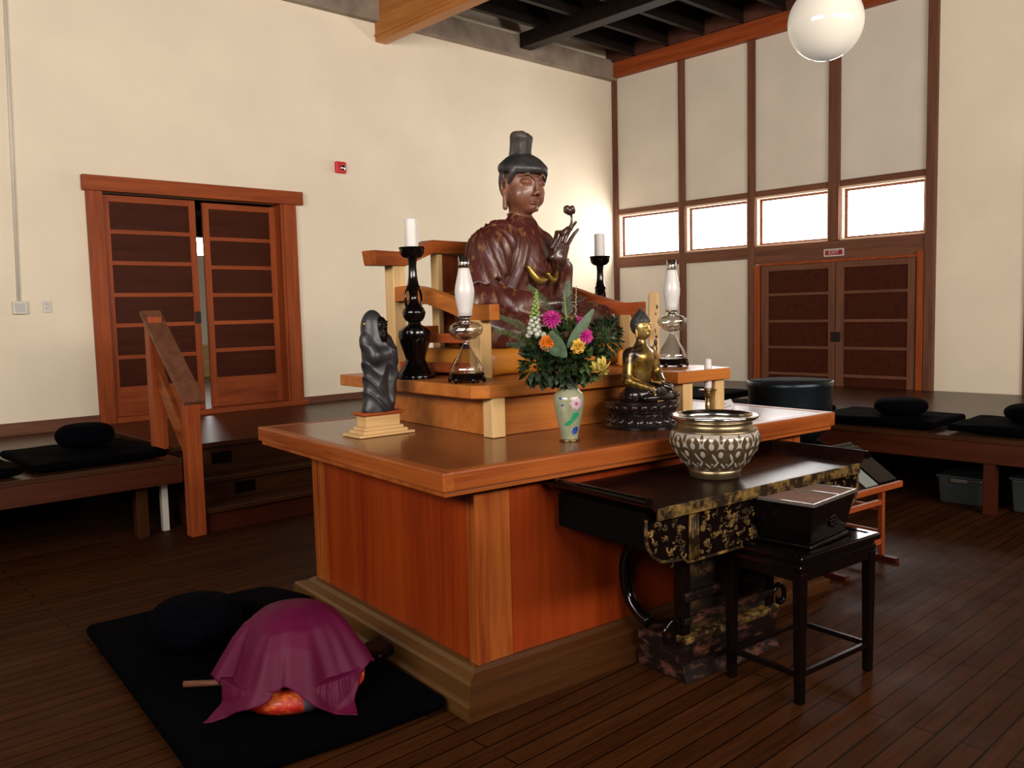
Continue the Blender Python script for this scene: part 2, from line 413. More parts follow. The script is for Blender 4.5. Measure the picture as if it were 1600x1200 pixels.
def sdfobj(name, f, lo, hi, h, mats, parent=None, smooth_it=0):
    V, Q = nets(f, lo, hi, h)
    me = bpy.data.meshes.new(name); me.vertices.add(len(V)); me.vertices.foreach_set('co', V.astype(np.float32).ravel())
    me.loops.add(len(Q)*4); me.loops.foreach_set('vertex_index', Q.astype(np.int32).ravel())
    me.polygons.add(len(Q)); me.polygons.foreach_set('loop_start', np.arange(0, len(Q)*4, 4, dtype=np.int32))
    me.polygons.foreach_set('use_smooth', np.ones(len(Q), bool)); me.update(calc_edges=True); me.validate()
    for m in (mats if isinstance(mats, (list, tuple)) else [mats]): me.materials.append(M[m])
    o = bpy.data.objects.new(name, me); S.collection.objects.link(o)
    if parent: o.parent = parent
    if smooth_it:
        sm = o.modifiers.new('smooth', 'SMOOTH'); sm.iterations = smooth_it; sm.factor = .5
    return o

# ================================================================ THE ROOM
HZ = 5.42
mb = MB(); mb.box(-3.6, 10.15, -3.6, 8.65, -.1, 0); struct('floor', mb, 'floor')
mb = MB(); mb.box(-3.6, 10.15, -3.6, 8.65, HZ, HZ+.1); struct('ceiling', mb, 'dark_ceiling')
DX0, DX1, DZ0, DZ1 = 2.69, 4.52, .58, 2.75
mb = MB(); mb.box(-3.6, DX0, 8.5, 8.65, 0, HZ); mb.box(DX1, 10.15, 8.5, 8.65, 0, HZ); mb.box(DX0, DX1, 8.5, 8.65, DZ1, HZ); mb.box(DX0, DX1, 8.5, 8.65, 0, DZ0)
struct('wall_left', mb, 'plaster')
WZ0, WZ1 = 2.30, 2.935
mb = MB(); mb.box(10, 10.15, 3.9, 8.5, 0, WZ0-.02); mb.box(10, 10.15, 3.9, 8.5, WZ1+.02, HZ)
for a, b in ((4.99, 5.07), (6.12, 6.20), (7.21, 7.29), (8.43, 8.5)): mb.box(10, 10.15, a, b, WZ0-.02, WZ1+.02)
struct('wall_right', mb, 'panel')
mb = MB(); mb.box(10, 10.15, -3.6, 3.9, 0, HZ); struct('wall_right', mb, 'plaster')
mb = MB(); mb.box(-3.75, -3.6, -3.6, 8.65, 0, HZ); struct('wall_rear', mb, 'rear')
mb = MB(); mb.box(-3.75, 10.15, -3.75, -3.6, 0, HZ); struct('wall_near', mb, 'rear')

# exposed top plates, joists, beams
mb = MB(); mb.box(-3.6, 10, 8.40, 8.5, 4.885, 5.16); struct('trim_1', mb, 'dirty_plate', bevel=.006)
mb = MB(); mb.box(9.9, 10, -3.6, 8.40, 4.915, 5.13); struct('trim_2', mb, 'red_y', bevel=.006)
y = 8.0
while y > 0.2:
    o = struct('ceiling_joist', MB().box(-3.6, 9.9, y-.035, y+.035, 5.14, HZ), 'joist')
    if y < 8.3: struct('joist_blocking', MB().box(9.86, 9.9, y+.035, y+.555, 5.13, 5.40), 'rust')
    y -= .59
o = struct('ceiling_girder', MB().box(8.02, 8.22, -3.6, 8.40, 4.99, 5.18), 'joist', bevel=.01)
bm_ = thing('ceiling_beam', 'big varnished orange wooden beam jutting from the left wall under the dark ceiling', 'beam', (5.89, 8.5, 4.675))
mbm = MB((5.89, 8.5, 4.675)); mbm.box(5.815, 5.965, 2.0, 8.5, 4.675, 5.14); obj('beam_timber', mbm, 'beam', bm_, bevel=.006)
mbm = MB((5.89, 8.5, 4.675)); mbm.box(5.80, 5.98, 2.0, 8.5, 4.735, 4.752); obj('beam_groove_strip', mbm, 'beam', bm_)

# window wall trim
for i, (a, b, dpt) in enumerate(((8.41, 8.5, .03), (7.20, 7.30, .035), (6.105, 6.21, .035), (4.96, 5.095, .05), (3.845, 3.95, .06), (2.86, 2.95, .035))):
    struct('trim_%d' % (3+i), MB().box(10-dpt, 10.0, a, b, 2.30 if i == 3 else .5, 4.915), 'brown_z', bevel=.004)
segs = [(7.30, 8.41), (6.21, 7.20), (5.0275, 6.105), (3.95, 5.0275)]
for i, (a, b) in enumerate(segs):
    a0, b0 = a, b
    if i == 2: a = 5.095
    if i == 3: b = 4.96
    struct('trim_%d' % (9+i), MB().box(9.975, 10.0, a, b, WZ1, 3.01), 'brown_y', bevel=.003)
    low = 2.15 if i < 2 else 2.075
    struct('trim_%d' % (13+i), MB().box(9.970, 10.0, a0, b0, low, WZ0), 'brown_y', bevel=.003)
    wn = bpy.data.objects.new('window_%d' % (i+1), None); S.collection.objects.link(wn); wn['kind'] = 'structure'
    m1 = MB(); m1.box(9.99, 10.14, b-.028, b, WZ0, WZ1); m1.box(9.99, 10.14, a, a+.028, WZ0, WZ1); m1.box(9.99, 10.14, a+.028, b-.028, WZ1-.025, WZ1); m1.box(9.99, 10.14, a+.028, b-.028, WZ0, WZ0+.02)
    obj('window_jamb', m1, 'jamb', wn)
    m1 = MB(); e = .028
    for (p, q, r, s_) in ((a+e, a+e+.035, WZ0+.02, WZ1-.025), (b-e-.035, b-e, WZ0+.02, WZ1-.025), (a+e+.035, b-e-.035, WZ0+.02, WZ0+.045), (a+e+.035, b-e-.035, WZ1-.055, WZ1-.025)): m1.box(10.055, 10.09, p, q, r, s_)
    obj('window_frame', m1, 'brown_y', wn)
    m1 = MB(); m1.box(10.07, 10.077, a+e+.035, b-e-.035, WZ0+.045, WZ1-.055); obj('window_pane', m1, 'bright_pane', wn)
# double door in the window wall
d2 = bpy.data.objects.new('door_2', None); S.collection.objects.link(d2); d2['kind'] = 'structure'
m1 = MB(); m1.box(9.94, 10, 6.02, 6.10, 0, 2.06); m1.box(9.93, 10, 3.955, 4.03, 0, 2.11); m1.box(9.955, 10, 4.03, 6.02, 2.045, 2.075); obj('door_frame', m1, 'red_z', d2, bevel=.003)
for (a, b) in ((5.0, 6.0), (4.05, 4.99)):
    lf = obj('door_leaf', MB().box(9.975, 9.985, a, b, .1, 2.04), 'louver', d2)
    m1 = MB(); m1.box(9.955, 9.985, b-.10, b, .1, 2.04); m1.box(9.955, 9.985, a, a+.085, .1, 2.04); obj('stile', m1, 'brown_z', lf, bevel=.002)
    m1 = MB(); m1.box(9.958, 9.985, a+.085, b-.1, 1.97, 2.04); m1.box(9.958, 9.985, a+.085, b-.1, .1, .3)
    for z in (1.655, 1.315, .985, .65): m1.box(9.958, 9.985, a+.085, b-.1, z, z+.035)
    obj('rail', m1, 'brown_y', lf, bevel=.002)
obj('lock_plate', MB().box(9.948, 9.956, 4.93, 5.05, 1.08, 1.20), 'iron', d2)
# exit sign (small sticker plate above the door)
ex = thing('exit_sign', 'small red exit sign with white border above the far double door', 'sign', (9.97, 5.023, 2.157))
mb = MB((9.97, 5.023, 2.157)); mb.box(9.962, 9.970, 4.895, 5.15, 2.112, 2.202); obj('sign_plate', mb, 'paper', ex)
mb = MB((9.97, 5.023, 2.157)); mb.box(9.960, 9.963, 4.912, 5.133, 2.127, 2.187); obj('sign_face', mb, 'sign_red', ex)
def text(name, s, size, mat, parent, loc, rot, ext=.0008):
    c = bpy.data.curves.new(name, 'FONT'); c.body = s; c.size = size; c.extrude = ext; c.align_x = 'CENTER'; c.align_y = 'CENTER'
    t = bpy.data.objects.new(name, c); S.collection.objects.link(t); dg = bpy.context.evaluated_depsgraph_get(); me = bpy.data.meshes.new_from_object(t.evaluated_get(dg))
    bpy.data.objects.remove(t); me.name = name; me.materials.clear(); me.materials.append(M[mat]); me.transform(Matrix.Translation(loc) @ Euler(rot).to_matrix().to_4x4())
    o = bpy.data.objects.new(name, me); S.collection.objects.link(o); o.parent = parent; return o
text('sign_lettering', 'EXIT', .062, 'paper', ex, (-.0105, 0, 0), (PI/2, 0, -PI/2))

# sliding door in the left wall
d1 = bpy.data.objects.new('door_1', None); S.collection.objects.link(d1); d1['kind'] = 'structure'
obj('door_head_casing', MB().box(2.53, 4.76, 8.435, 8.5, 2.745, 2.885), 'red_x', d1, bevel=.004)
obj('door_casing', MB().box(2.56, 2.70, 8.455, 8.5, .50, 2.745), 'red_z', d1, bevel=.004)
obj('door_casing', MB().box(4.53, 4.68, 8.455, 8.5, .58, 2.745), 'red_z', d1, bevel=.004)
obj('door_jamb', MB().box(4.50, 4.54, 8.47, 8.68, .58, 2.745), 'red_z', d1)
obj('door_sill', MB().box(2.70, 4.72, 8.42, 8.66, .58, .635), 'red_x', d1, bevel=.005)
def leaf(x0, x1, yy, z0, z1, rails, bot, fr='red', inner='louver'):
    lf = obj('sliding_leaf', MB().box(x0+.03, x1-.03, yy+.012, yy+.022, z0, z1), inner, d1)
    m1 = MB(); m1.box(x0, x0+.066, yy, yy+.032, z0, z1); m1.box(x1-.066, x1, yy, yy+.032, z0, z1); obj('stile', m1, fr+'_z', lf, bevel=.002)
    m1 = MB(); m1.box(x0+.066, x1-.066, yy+.002, yy+.03, z1-.06, z1); m1.box(x0+.066, x1-.066, yy+.002, yy+.03, z0, bot)
    for z in rails: m1.box(x0+.066, x1-.066, yy+.002, yy+.03, z-.02, z+.02)
    obj('rail', m1, fr+'_x', lf, bevel=.002)
    return lf
l1 = leaf(2.70, 3.585, 8.50, .635, 2.72, (2.383, 2.09, 1.789, 1.501, 1.197), .915)
obj('finger_pull', MB().box(3.525, 3.585, 8.494, 8.50, 1.50, 1.62), 'iron', l1)
leaf(3.70, 4.50, 8.60, .635, 2.72, (2.36, 2.07, 1.785, 1.50, 1.215), .935)
# next room seen through the gap
mb = MB(); mb.box(1.5, 9.5, 8.65, 14.4, .48, .575); struct('floor', mb, 'tan_x')
mb = MB(); mb.box(1.5, 9.5, 14.4, 14.5, .5, 2.62); mb.box(1.5, 5.6, 14.4, 14.5, 2.62, 3.1); mb.box(6.9, 9.5, 14.4, 14.5, 2.62, 3.1); struct('wall_back', mb, 'plaster')
mb = MB(); mb.box(1.4, 1.5, 8.65, 14.4, .5, 3.1); mb.box(9.5, 9.6, 8.65, 14.4, .5, 3.1); struct('wall_back', mb, 'plaster')
struct('ceiling', MB().box(1.5, 9.5, 8.66, 14.4, 3.1, 3.2), 'dark_ceiling')
struct('ceiling', MB().box(1.5, 9.5, 9.4, 9.6, 2.46, 3.1), 'dark_ceiling')  # dark soffit added to hide the lit ceiling from the door gap
w5 = struct('window_5', MB().box(5.6, 6.9, 14.42, 14.43, 2.62, 3.1), 'bright_pane')
tag(obj('round_gong', MB((6.35, 14.3, 1.75)).ell((6.35, 14.3, 1.80), (.16, .05, .2)), 'iron', smooth=True), 'dark round gong seen through the gap of the sliding door', 'gong')
bpy.data.objects['round_gong'].location = (6.35, 14.3, 1.75)
cb = thing('side_cabinet', 'low cabinet with bottles in the next room behind the sliding door gap', 'cabinet', (6.3, 14.1, .575))
obj('cabinet_body', MB((6.3, 14.1, .575)).box(5.9, 6.9, 13.95, 14.38, .575, 1.1), 'pine_x', cb)
for i, (x, c) in enumerate(((6.12, 'steel'), (6.22, 'silver'), (6.32, 'white_plastic'))):
    b = obj('bottle', MB((x, 14.1, 1.1)).lathe([(.035, 1.1), (.035, 1.25), (.015, 1.3), (.012, 1.36), (0, 1.36)], (x, 14.1), 12), c, smooth=True)
    b.location = (x, 14.1, 1.1); tag(b, ['dark bottle on the cabinet behind the door gap', 'silvery bottle on the cabinet behind the door gap', 'white bottle on the cabinet behind the door gap'][i], 'bottle', 'bottles in the next room')

# landing and steps
mb = MB(); mb.box(2.475, 6.58, 6.49, 8.5, .54, .58); struct('landing_floor', mb, 'tan_x', bevel=.004)
mb = MB(); mb.box(2.475, 6.58, 6.515, 8.5, 0, .54); struct('landing_riser', mb, 'tan_x')
mb = MB(); mb.box(2.475, 5.6, 6.245, 6.515, .31, .345); struct('stair_tread', mb, 'tan_x', bevel=.004)
mb = MB(); mb.box(2.475, 5.6, 6.27, 6.515, 0, .31); struct('stair_riser', mb, 'tan_x')
mb = MB(); mb.box(2.475, 5.6, 5.975, 6.27, .14, .172); struct('stair_tread', mb, 'tan_x', bevel=.004)
mb = MB(); mb.box(2.475, 5.6, 6.0, 6.27, 0, .14); struct('stair_riser', mb, 'bench_x')
struct('baseboard_left', MB().box(-3.6, 2.56, 8.475, 8.5, .56, .672), 'brown_x', bevel=.003)
struct('baseboard_left', MB().box(4.68, 10, 8.475, 8.5, .58, .655), 'brown_x', bevel=.003)
o = obj('stair_vent', MB((2.85, 6.515, .40)).box(2.77, 2.93, 6.505, 6.515, .405, .495), 'black_wood'); o.location = (2.85, 6.515, .40); tag(o, 'black rectangular vent in the riser just below the landing', 'vent', 'vents in the steps')
o = obj('stair_vent', MB((2.92, 6.27, .2)).box(2.84, 3.00, 6.26, 6.27, .20, .285), 'black_wood'); o.location = (2.92, 6.27, .2); tag(o, 'black rectangular vent in the lower riser, under the middle step', 'vent', 'vents in the steps')
# handrail
hr = thing('stair_handrail', 'red brown wooden handrail with square posts climbing the steps to the sliding door', 'handrail', (2.415, 6.0, 0))
o0 = (2.415, 6.0, 0)
obj('post', MB(o0).box(2.362, 2.467, 5.95, 6.045, 0, .955), 'red_z', hr, bevel=.004)
obj('post', MB(o0).box(2.365, 2.467, 6.57, 6.66, .56, 1.57), 'red_z', hr, bevel=.004)
obj('cap_rail', MB(o0).bar((2.425, 5.94, .955), (2.425, 6.69, 1.607), .15, .035), 'brown_y', hr, bevel=.004)
obj('lower_rail', MB(o0).bar((2.425, 6.03, .55), (2.425, 6.58, 1.13), .04, .13), 'fir_y', hr, bevel=.003)

# long sitting benches
def bench(name, label, x0, x1, y0, y1, z, face, legs, off):
    b = thing(name, label, 'bench', off)
    obj('seat_boards', MB(off).box(x0, x1, y0, y1, z-.035, z), 'tan_y' if face == 'x' else 'tan_x', b, bevel=.004)
    if face == 'x': obj('apron', MB(off).box(x0+.01, x0+.045, y0, y1, z-.185, z-.035), 'bench_y', b, bevel=.003)
    else: obj('apron', MB(off).box(x0, x1, y0+.01, y0+.045, z-.175, z-.035), 'bench_x', b, bevel=.003)
    for (lx, ly, m_) in legs: obj('leg', MB(off).box(lx-.04, lx+.04, ly-.04, ly+.04, 0, z-.035), m_, b, bevel=.003)
    return b
bench('sitting_bench', 'long wooden sitting bench under the left wall beside the steps', -3.5, 2.36, 6.05, 8.48, .56, 'y',
      [(2.12, 6.25, 'tan_z'), (0.3, 6.25, 'brown_z'), (-1.6, 6.25, 'brown_z')], (-.5, 7.2, 0))
tag(obj('pale_post', MB((2.32, 6.33, 0)).box(2.29, 2.335, 6.30, 6.345, 0, .524), 'white_plastic'), 'short whitish post standing under the left bench next to the handrail', 'post').location = (2.32, 6.33, 0)
bench('sitting_bench', 'long low wooden bench under the far window wall at the right', 6.60, 8.45, -3.5, 8.48, .557, 'x',
      [(6.66, 2.155, 'bench_z'), (6.66, -.3, 'bench_z'), (6.66, 4.8, 'bench_z')], (7.5, 2.5, 0))
struct('trim_20', MB().box(8.45, 9.97, -3.5, 8.47, .40, .54), 'tan_y')

# wall fittings
al = thing('fire_alarm', 'small red fire alarm strobe high on the left wall', 'alarm', (5.27, 8.5, 3.2))
obj('alarm_housing', MB((5.27, 8.5, 3.2)).box(5.205, 5.335, 8.455, 8.5, 3.135, 3.265), 'red_plastic', al, bevel=.012)
obj('strobe_lens', MB((5.27, 8.5, 3.2)).ell((5.285, 8.45, 3.195), (.032, .02, .038)), 'silver', al, smooth=True)
o = thing('thermostat_box', 'square white control box at the foot of the conduit on the left wall', 'control box', (1.956, 8.5, 1.68))
obj('box_body', MB((1.956, 8.5, 1.68)).box(1.90, 2.015, 8.465, 8.5, 1.625, 1.74), 'white_plastic', o, bevel=.006)
obj('box_face', MB((1.956, 8.5, 1.68)).box(1.92, 1.995, 8.461, 8.466, 1.645, 1.72), 'paper', o, bevel=.002)
o = thing('light_switch', 'small white light switch plate between the control box and the door', 'switch', (2.18, 8.5, 1.69))
obj('switch_plate', MB((2.18, 8.5, 1.69)).box(2.145, 2.215, 8.488, 8.5, 1.635, 1.745), 'white_plastic', o, bevel=.003)
for z in (1.665, 1.70): obj('toggle', MB((2.18, 8.5, 1.69)).box(2.165, 2.195, 8.482, 8.49, z, z+.022), 'paper', o)
o = obj('wall_conduit', MB((1.98, 8.5, 3)).tube([(2.03, 8.485, 4.88), (1.955, 8.485, 1.74)], .012, 8), 'white_plastic', smooth=True); o.location = (1.98, 8.5, 3)
tag(o, 'thin cream conduit running down the left wall to the control box', 'conduit')

# hanging globe lamp
g = C_ = None
gp = cam.matrix_world @ Vector(((1290-800)/F_PX*4.2, -(35-600)/F_PX*4.2, -4.2))
gl = thing('globe_pendant_lamp', 'white opal glass globe lamp hanging from the ceiling at upper right', 'pendant lamp', gp)
obj('globe', MB().ell((0, 0, 0), (.179, .179, .181), nu=48, nv=32), 'globe_glow', gl, smooth=True)
obj('fitter', MB().lathe([(.055, .165), (.06, .17), (.06, .22), (.03, .24), (0, .24)], n=24), 'brass', gl, smooth='auto')
obj('stem', MB().tube([(0, 0, .23), (0, 0, HZ-gp.z)], .008, 8), 'brass', gl, smooth=True)

# ================================================================ BIG ALTAR TABLE (frame: u along the front, v to the back)
o0 = (UC, .9, 0)
al = thingA('altar_table', 'large orange brown wooden altar table with a wide overhanging top', 'altar', *o0)
U0, U1, V0, V1 = -.075, 2.425, .01, 1.85
mb = MB(o0)
mb.box(U0+.05, U1-.05, V0+.05, V1-.05, TT-.05, TT-.002); obj('table_top', mb, 'tabletop', al)
for (a, b) in ((V0, V0+.055), (V1-.055, V1)): obj('long_edging', MB(o0).box(U0, U1, a, b, TT-.075, TT), 'fir_x', al, bevel=.008)
for (a, b) in ((U0, U0+.055), (U1-.055, U1)): obj('end_edging', MB(o0).box(a-.0006, b, V0-.0006, V1+.0006, TT-.0745, TT+.0005), 'fir_y', al, bevel=.008)
mb = MB(o0); mb.box(U0+.015, U1-.015, V0+.015, V1-.015, TT-.095, TT-.076); obj('top_moulding', mb, 'fir_x', al, bevel=.004)
B0, B1, C0, C1 = .128, 2.242, .112, 1.612
mb = MB(o0); mb.box(B0+.004, B1-.004, C0+.004, C1-.004, .15, TT-.096); obj('body_panel', mb, 'panelred', al)
for (a, b, c, d) in ((B0-.006, B0+.05, C0-.006, C0+.05), (B1-.05, B1+.006, C0-.006, C0+.05), (B0-.006, B0+.05, C1-.05, C1+.006), (B1-.05, B1+.006, C1-.05, C1+.006),
                     (B0+.05, B0+.17, C0-.001, C0+.01), (B1-.17, B1-.05, C0-.001, C0+.01), (B0-.001, B0+.01, C1-.14, C1-.05)): obj('corner_stile', MB(o0).box(a, b, c, d, .15, TT-.096), 'fir_z', al, bevel=.002)
prof = [(0, 0), (0, .055), (.012, .062), (.022, .066), (.028, .125), (.04, .135), (.085, .142), (.098, .158), (.14, .158), (.14, 0)]
mb = MB(o0); n_ = len(prof)
rings = []
for (k, zz) in prof: rings.append([mb.v((p, q, zz)) for p, q in ((k, k), (2.37-k, k), (2.37-k, 1.73-k), (k, 1.73-k))])
for A_, B_ in zip(rings, rings[1:]):
    for i in range(4):
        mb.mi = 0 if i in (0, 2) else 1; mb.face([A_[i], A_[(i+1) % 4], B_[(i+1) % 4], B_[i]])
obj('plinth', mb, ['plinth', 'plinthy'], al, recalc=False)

# raised shelf on the table
o0 = (UC, 1.2, TT)
sh = thingA('raised_shelf', 'raised amber wooden shelf standing on the altar table beneath the throne', 'shelf', *o0)
poly = [(.54, .58), (1.63, .58), (1.63, .41), (2.045, .41), (2.045, 1.80), (.46, 1.80), (.46, .66)]
mb = MB(o0); mb.prism([(.545, .575), (1.63, .575), (1.63, .41), (2.05, .41), (2.11, .6), (2.11, 1.1), (2.24, 1.3), (2.24, 1.88), (.43, 1.88), (.48, .63)], T2-.062, T2); obj('shelf_board', mb, 'shelf_x', sh, bevel=.006)
mb = MB(o0); mb.box(.60, 1.70, .63, 1.66, TT, T2-.063); obj('riser_panel', mb, 'shelf_x', sh)
for (u, v) in ((.565, .585), (1.70, .44), (.565, 1.66), (1.96, 1.66), (1.96, .44)): obj('leg', MB(o0).box(u, u+.075, v, v+.075, TT, T2-.063), 'pine_z', sh, bevel=.003)

# throne (turned a little on the shelf)
TR = math.radians(10); TW = .645
TB = (1.29, 1.712)
def TC(x, y):      # throne frame -> altar frame
    return (TB[0]+x*math.cos(TR)-y*math.sin(TR), TB[1]+x*math.sin(TR)+y*math.cos(TR))
o0 = (0, 0, T2)
th = thingA('throne_chair', 'yoke backed wooden throne around the large seated statue', 'throne', TB[0], TB[1], T2, TR)
def post(a, b, c, d, z1, m='pine_z', nm='post'): obj(nm, MB(o0).box(a, b, c, d, T2, z1), m, th, bevel=.004)
for s_ in (-1, 1):
    post(s_*TW-.042, s_*TW+.042, -.035, .04, 1.825)
    post(s_*.335-.02, s_*.335+.02, -.03, .03, 1.885)
obj('back_splat', MB(o0).box(-.314, .314, -.01, .015, T2, 1.885), 'red_z', th)
yk = [(-.815, 1.85), (-.60, 1.85), (-.40, 1.925), (.40, 1.925), (.60, 1.85), (.815, 1.85)]
pts = [(x, z+.038) for x, z in yk]+[(x, z-.038) for x, z in reversed(yk)]
pts[0] = (-.83, 1.892); pts[5] = (.83, 1.892)
mb = MB(o0); mb.extr(pts, 'y', -.05, .055); obj('top_rail', mb, 'fir_x', th, bevel=.005)
mb = MB(o0); mb.box(-.603, .603, -.022, .022, 1.60, 1.67); obj('back_rail', mb, 'shelf_x', th, bevel=.004)
mb = MB(o0); mb.box(-.603, .603, -.022, .022, 1.425, 1.475); obj('back_rail', mb, 'red_x', th, bevel=.004)
for s_ in (-1, 1):
    path = [(s_*TW, -.03, 1.655), (s_*TW, -.20, 1.655), (s_*(TW-.02), -.40, 1.60), (s_*TW, -.60, 1.548), (s_*TW, -.76, 1.545)]
    P = smoothpath(path, 5); mb = MB(o0); rows = []
    for p in P: rows.append([mb.v((p.x+a, p.y, p.z+b)) for a, b in ((-.036, -.04), (.036, -.04), (.036, .04), (-.036, .04))])
    for A_, B_ in zip(rows, rows[1:]):
        for i in range(4): mb.face([A_[i], A_[(i+1) % 4], B_[(i+1) % 4], B_[i]])
    mb.face(rows[0]); mb.face(rows[-1][::-1])
    obj('arm_rail', mb, 'shelf_y' if s_ < 0 else 'red_y', th, bevel=.003)
    post(s_*TW-.04, s_*TW+.04, -.695, -.615, 1.508, nm='arm_post')
    mb = MB(o0); mb.box(s_*TW-.018, s_*TW+.018, -.615, -.035, 1.39, 1.44); obj('side_rail', mb, 'red_y', th, bevel=.003)
    mb = MB(o0); mb.box(s_*TW-.018, s_*TW+.018, -.615, -.035, 1.235, 1.285); obj('side_rail', mb, 'red_y', th, bevel=.003)

# saffron cushion below the statue
def f(P): return s_box(P, (0, 0, .070), (.60, .30, .072), .05)+.004*np.sin(P[:, 0]*18)*np.cos(P[:, 1]*14)
cu = sdfobj('saffron_cushion', f, (-.64, -.35, -.01), (.64, .35, .16), .012, 'orange_cloth')
cu.location = AW(*TC(0, -.37), T2+.002); cu.rotation_euler = (0, 0, TH+TR); tag(cu, 'saffron orange cloth cushion under the large seated statue', 'cushion')
def f(P): return s_box(P, (0, 0, .052), (.095, .085, .052), .022)+.003*np.sin(P[:, 0]*40)*np.cos(P[:, 2]*60)
cu = sdfobj('saffron_bundle', f, (-.11, -.10, -.01), (.11, .10, .12), .008, 'orange_cloth')
cu.location = AW(1.845, .93, T2+.002); cu.rotation_euler = (0, 0, TH+.5); tag(cu, 'folded saffron yellow cloth bundle beside the right oil lamp', 'cloth')

# ================================================================ LARGE SEATED STATUE (local frame: faces -y, x to its left)
SZ = 1.352
st = thingA('seated_statue', 'large seated wooden statue in dark red robe on the throne, holding up a flower', 'statue', *TC(0, -.35), SZ, TR)
st.scale = (1.05, 1.05, 1.05)
def folds(P, amp, fx, fy, fz, ph=0, k=1.0):
    t = fx*P[:, 0]+fy*P[:, 1]+fz*P[:, 2]+ph+1.3*np.sin(P[:, 2]*9+P[:, 0]*5)
    return amp*(1-np.abs(np.sin(t)))**k
def armfold(P, c, n, amp, k=1.3, tw=0.0):
    ph = np.arctan2(P[:, 1]-c[1], P[:, 0]-c[0]); return amp*(1-np.abs(np.sin(n*ph+tw*P[:, 2])))**k
def f_robe(P):
    X, Y, Z_ = P[:, 0], P[:, 1], P[:, 2]
    d = U(s_ell(P, (0, .02, .34), (.235, .155, .34)), s_cap(P, (-.17, .01, .535), (.16, .01, .535), .115, .108), s_cap(P, (0, 0, .54), (0, -.005, .66), .12, .066), k=.07)
    d = smin(d, s_ell(P, (0, -.06, .43), (.16, .095, .16)), .05)
    arms = U(s_cap(P, (-.225, .01, .49), (-.335, -.02, .24), .092, .108), s_cap(P, (-.335, -.03, .22), (-.16, -.24, .21), .10, .072), k=.05)
    larm = U(s_cap(P, (.205, .01, .50), (.25, -.03, .25), .090, .095), s_cap(P, (.245, -.04, .24), (.165, -.145, .43), .080, .058), k=.04)
    sl = s_box(P, (.205, -.135, .25), (.050, .048, .20), .040, rz=-.4)
    slr = s_box(P, (-.345, -.03, .15), (.10, .12, .15), .07, rz=.3)
    legs = U(s_cap(P, (-.13, -.04, .11), (-.45, -.16, .10), .130, .110), s_cap(P, (.13, -.04, .11), (.45, -.16, .10), .130, .118),
             s_cap(P, (-.43, -.19, .085), (.12, -.32, .07), .090, .080), s_cap(P, (.43, -.19, .085), (-.12, -.32, .07), .095, .080), k=.045)
    arms = smin(arms, slr, .03)-armfold(P, (-.30, -.02), 7.5, .013, 1.2, 10)*np.clip((.62-Z_)/.1, 0, 1)
    larm = smin(larm, sl, .03)-armfold(P, (.22, -.05), 6.0, .009, 1.2, -8)
    dm = np.clip((Z_-.16)/.08, 0, 1)
    ce = np.clip(1-np.abs(X)/.17, 0, 1)*np.clip((.50-Z_)/.1, 0, 1)*(Y < 0)*dm
    d = d-ce*.007*np.abs(np.sin(60*Z_+9*np.cos(X*14)))
    # lapels: raised bands running from the neck down each side of the chest
    for s in (-1, 1):
        xl = s*(.065+.10*np.clip((.64-Z_)/.35, 0, 1)); d = d-.012*np.exp(-((X-xl)/.016)**2)*(Y < .02)*dm-.009*np.exp(-((X-xl-s*.045)/.012)**2)*(Y < .02)*dm
    legs = legs-.010*(1-np.abs(np.sin(22*Z_+5.5*np.sin(X*6)+10*Y)))**1.4-.005*(1-np.abs(np.sin(9*X+40*Z_)))**1.2
    d = U(d, arms, k=.025); d = smin(d, larm, .02); d = smin(d, legs, .035)
    d = smin(d, s_ell(P, (0, -.05, .04), (.46, .28, .07)), .04)
    d = smin(d, s_tor(P, (0, .012, .625), .088, .020, 1, 1.25, rx=-1.2), .015)
    return d
sdfobj('robe', f_robe, (-.60, -.47, -.02), (.60, .24, .74), .0082, 'robe', st)
# cape over the right shoulder with a scalloped lower edge
def f_cape(P):
    X, Y, Z_ = P[:, 0], P[:, 1], P[:, 2]
    a = U(s_cap(P, (-.15, .01, .555), (-.235, .0, .50), .112, .108), s_cap(P, (-.235, .0, .50), (-.325, -.02, .27), .110, .118), k=.04)
    a = a-armfold(P, (-.26, 0), 6.5, .014, 1.1, 16)-.004
    ph = np.arctan2(Y, X+.28)
    edge = .335+.07*np.clip(-X-.25, -1, 1)*0+.28*(X+.36)*(Y < .05)+.012*np.sin(9*ph)
    d = smax(a, edge-Z_, .012)
    return smax(d, X+.105-.10*np.clip((.60-Z_), 0, 1), .015)
sdfobj('shoulder_cape', f_cape, (-.50, -.20, .20), (-.04, .18, .74), .0070, 'robe', st)
# gilded belly band, two overlapping curved strips
mb = MB()
def strip(cs, wd, n=14):
    P = smoothpath(cs, 5); rows = []
    for i, p in enumerate(P):
        t = i/(len(P)-1); w_ = wd*math.sin(PI*min(max(t, .08), .92))**.7
        rows.append([mb.v((p.x, p.y-.004, p.z+w_/2)), mb.v((p.x, p.y-.016, p.z)), mb.v((p.x, p.y-.004, p.z-w_/2)), mb.v((p.x, p.y+.03, p.z))])
    for A_, B_ in zip(rows, rows[1:]):
        for j in range(4): mb.face([A_[j], A_[(j+1) % 4], B_[(j+1) % 4], B_[j]])
    mb.face(rows[0]); mb.face(rows[-1][::-1])
strip([(-.125, -.165, .425), (-.10, -.185, .375), (-.06, -.195, .345), (-.015, -.20, .35)], .06)
strip([(-.005, -.20, .385), (.03, -.20, .352), (.075, -.19, .355), (.105, -.175, .395)], .042)
obj('gilded_sash', mb, 'gold', st, smooth=True)
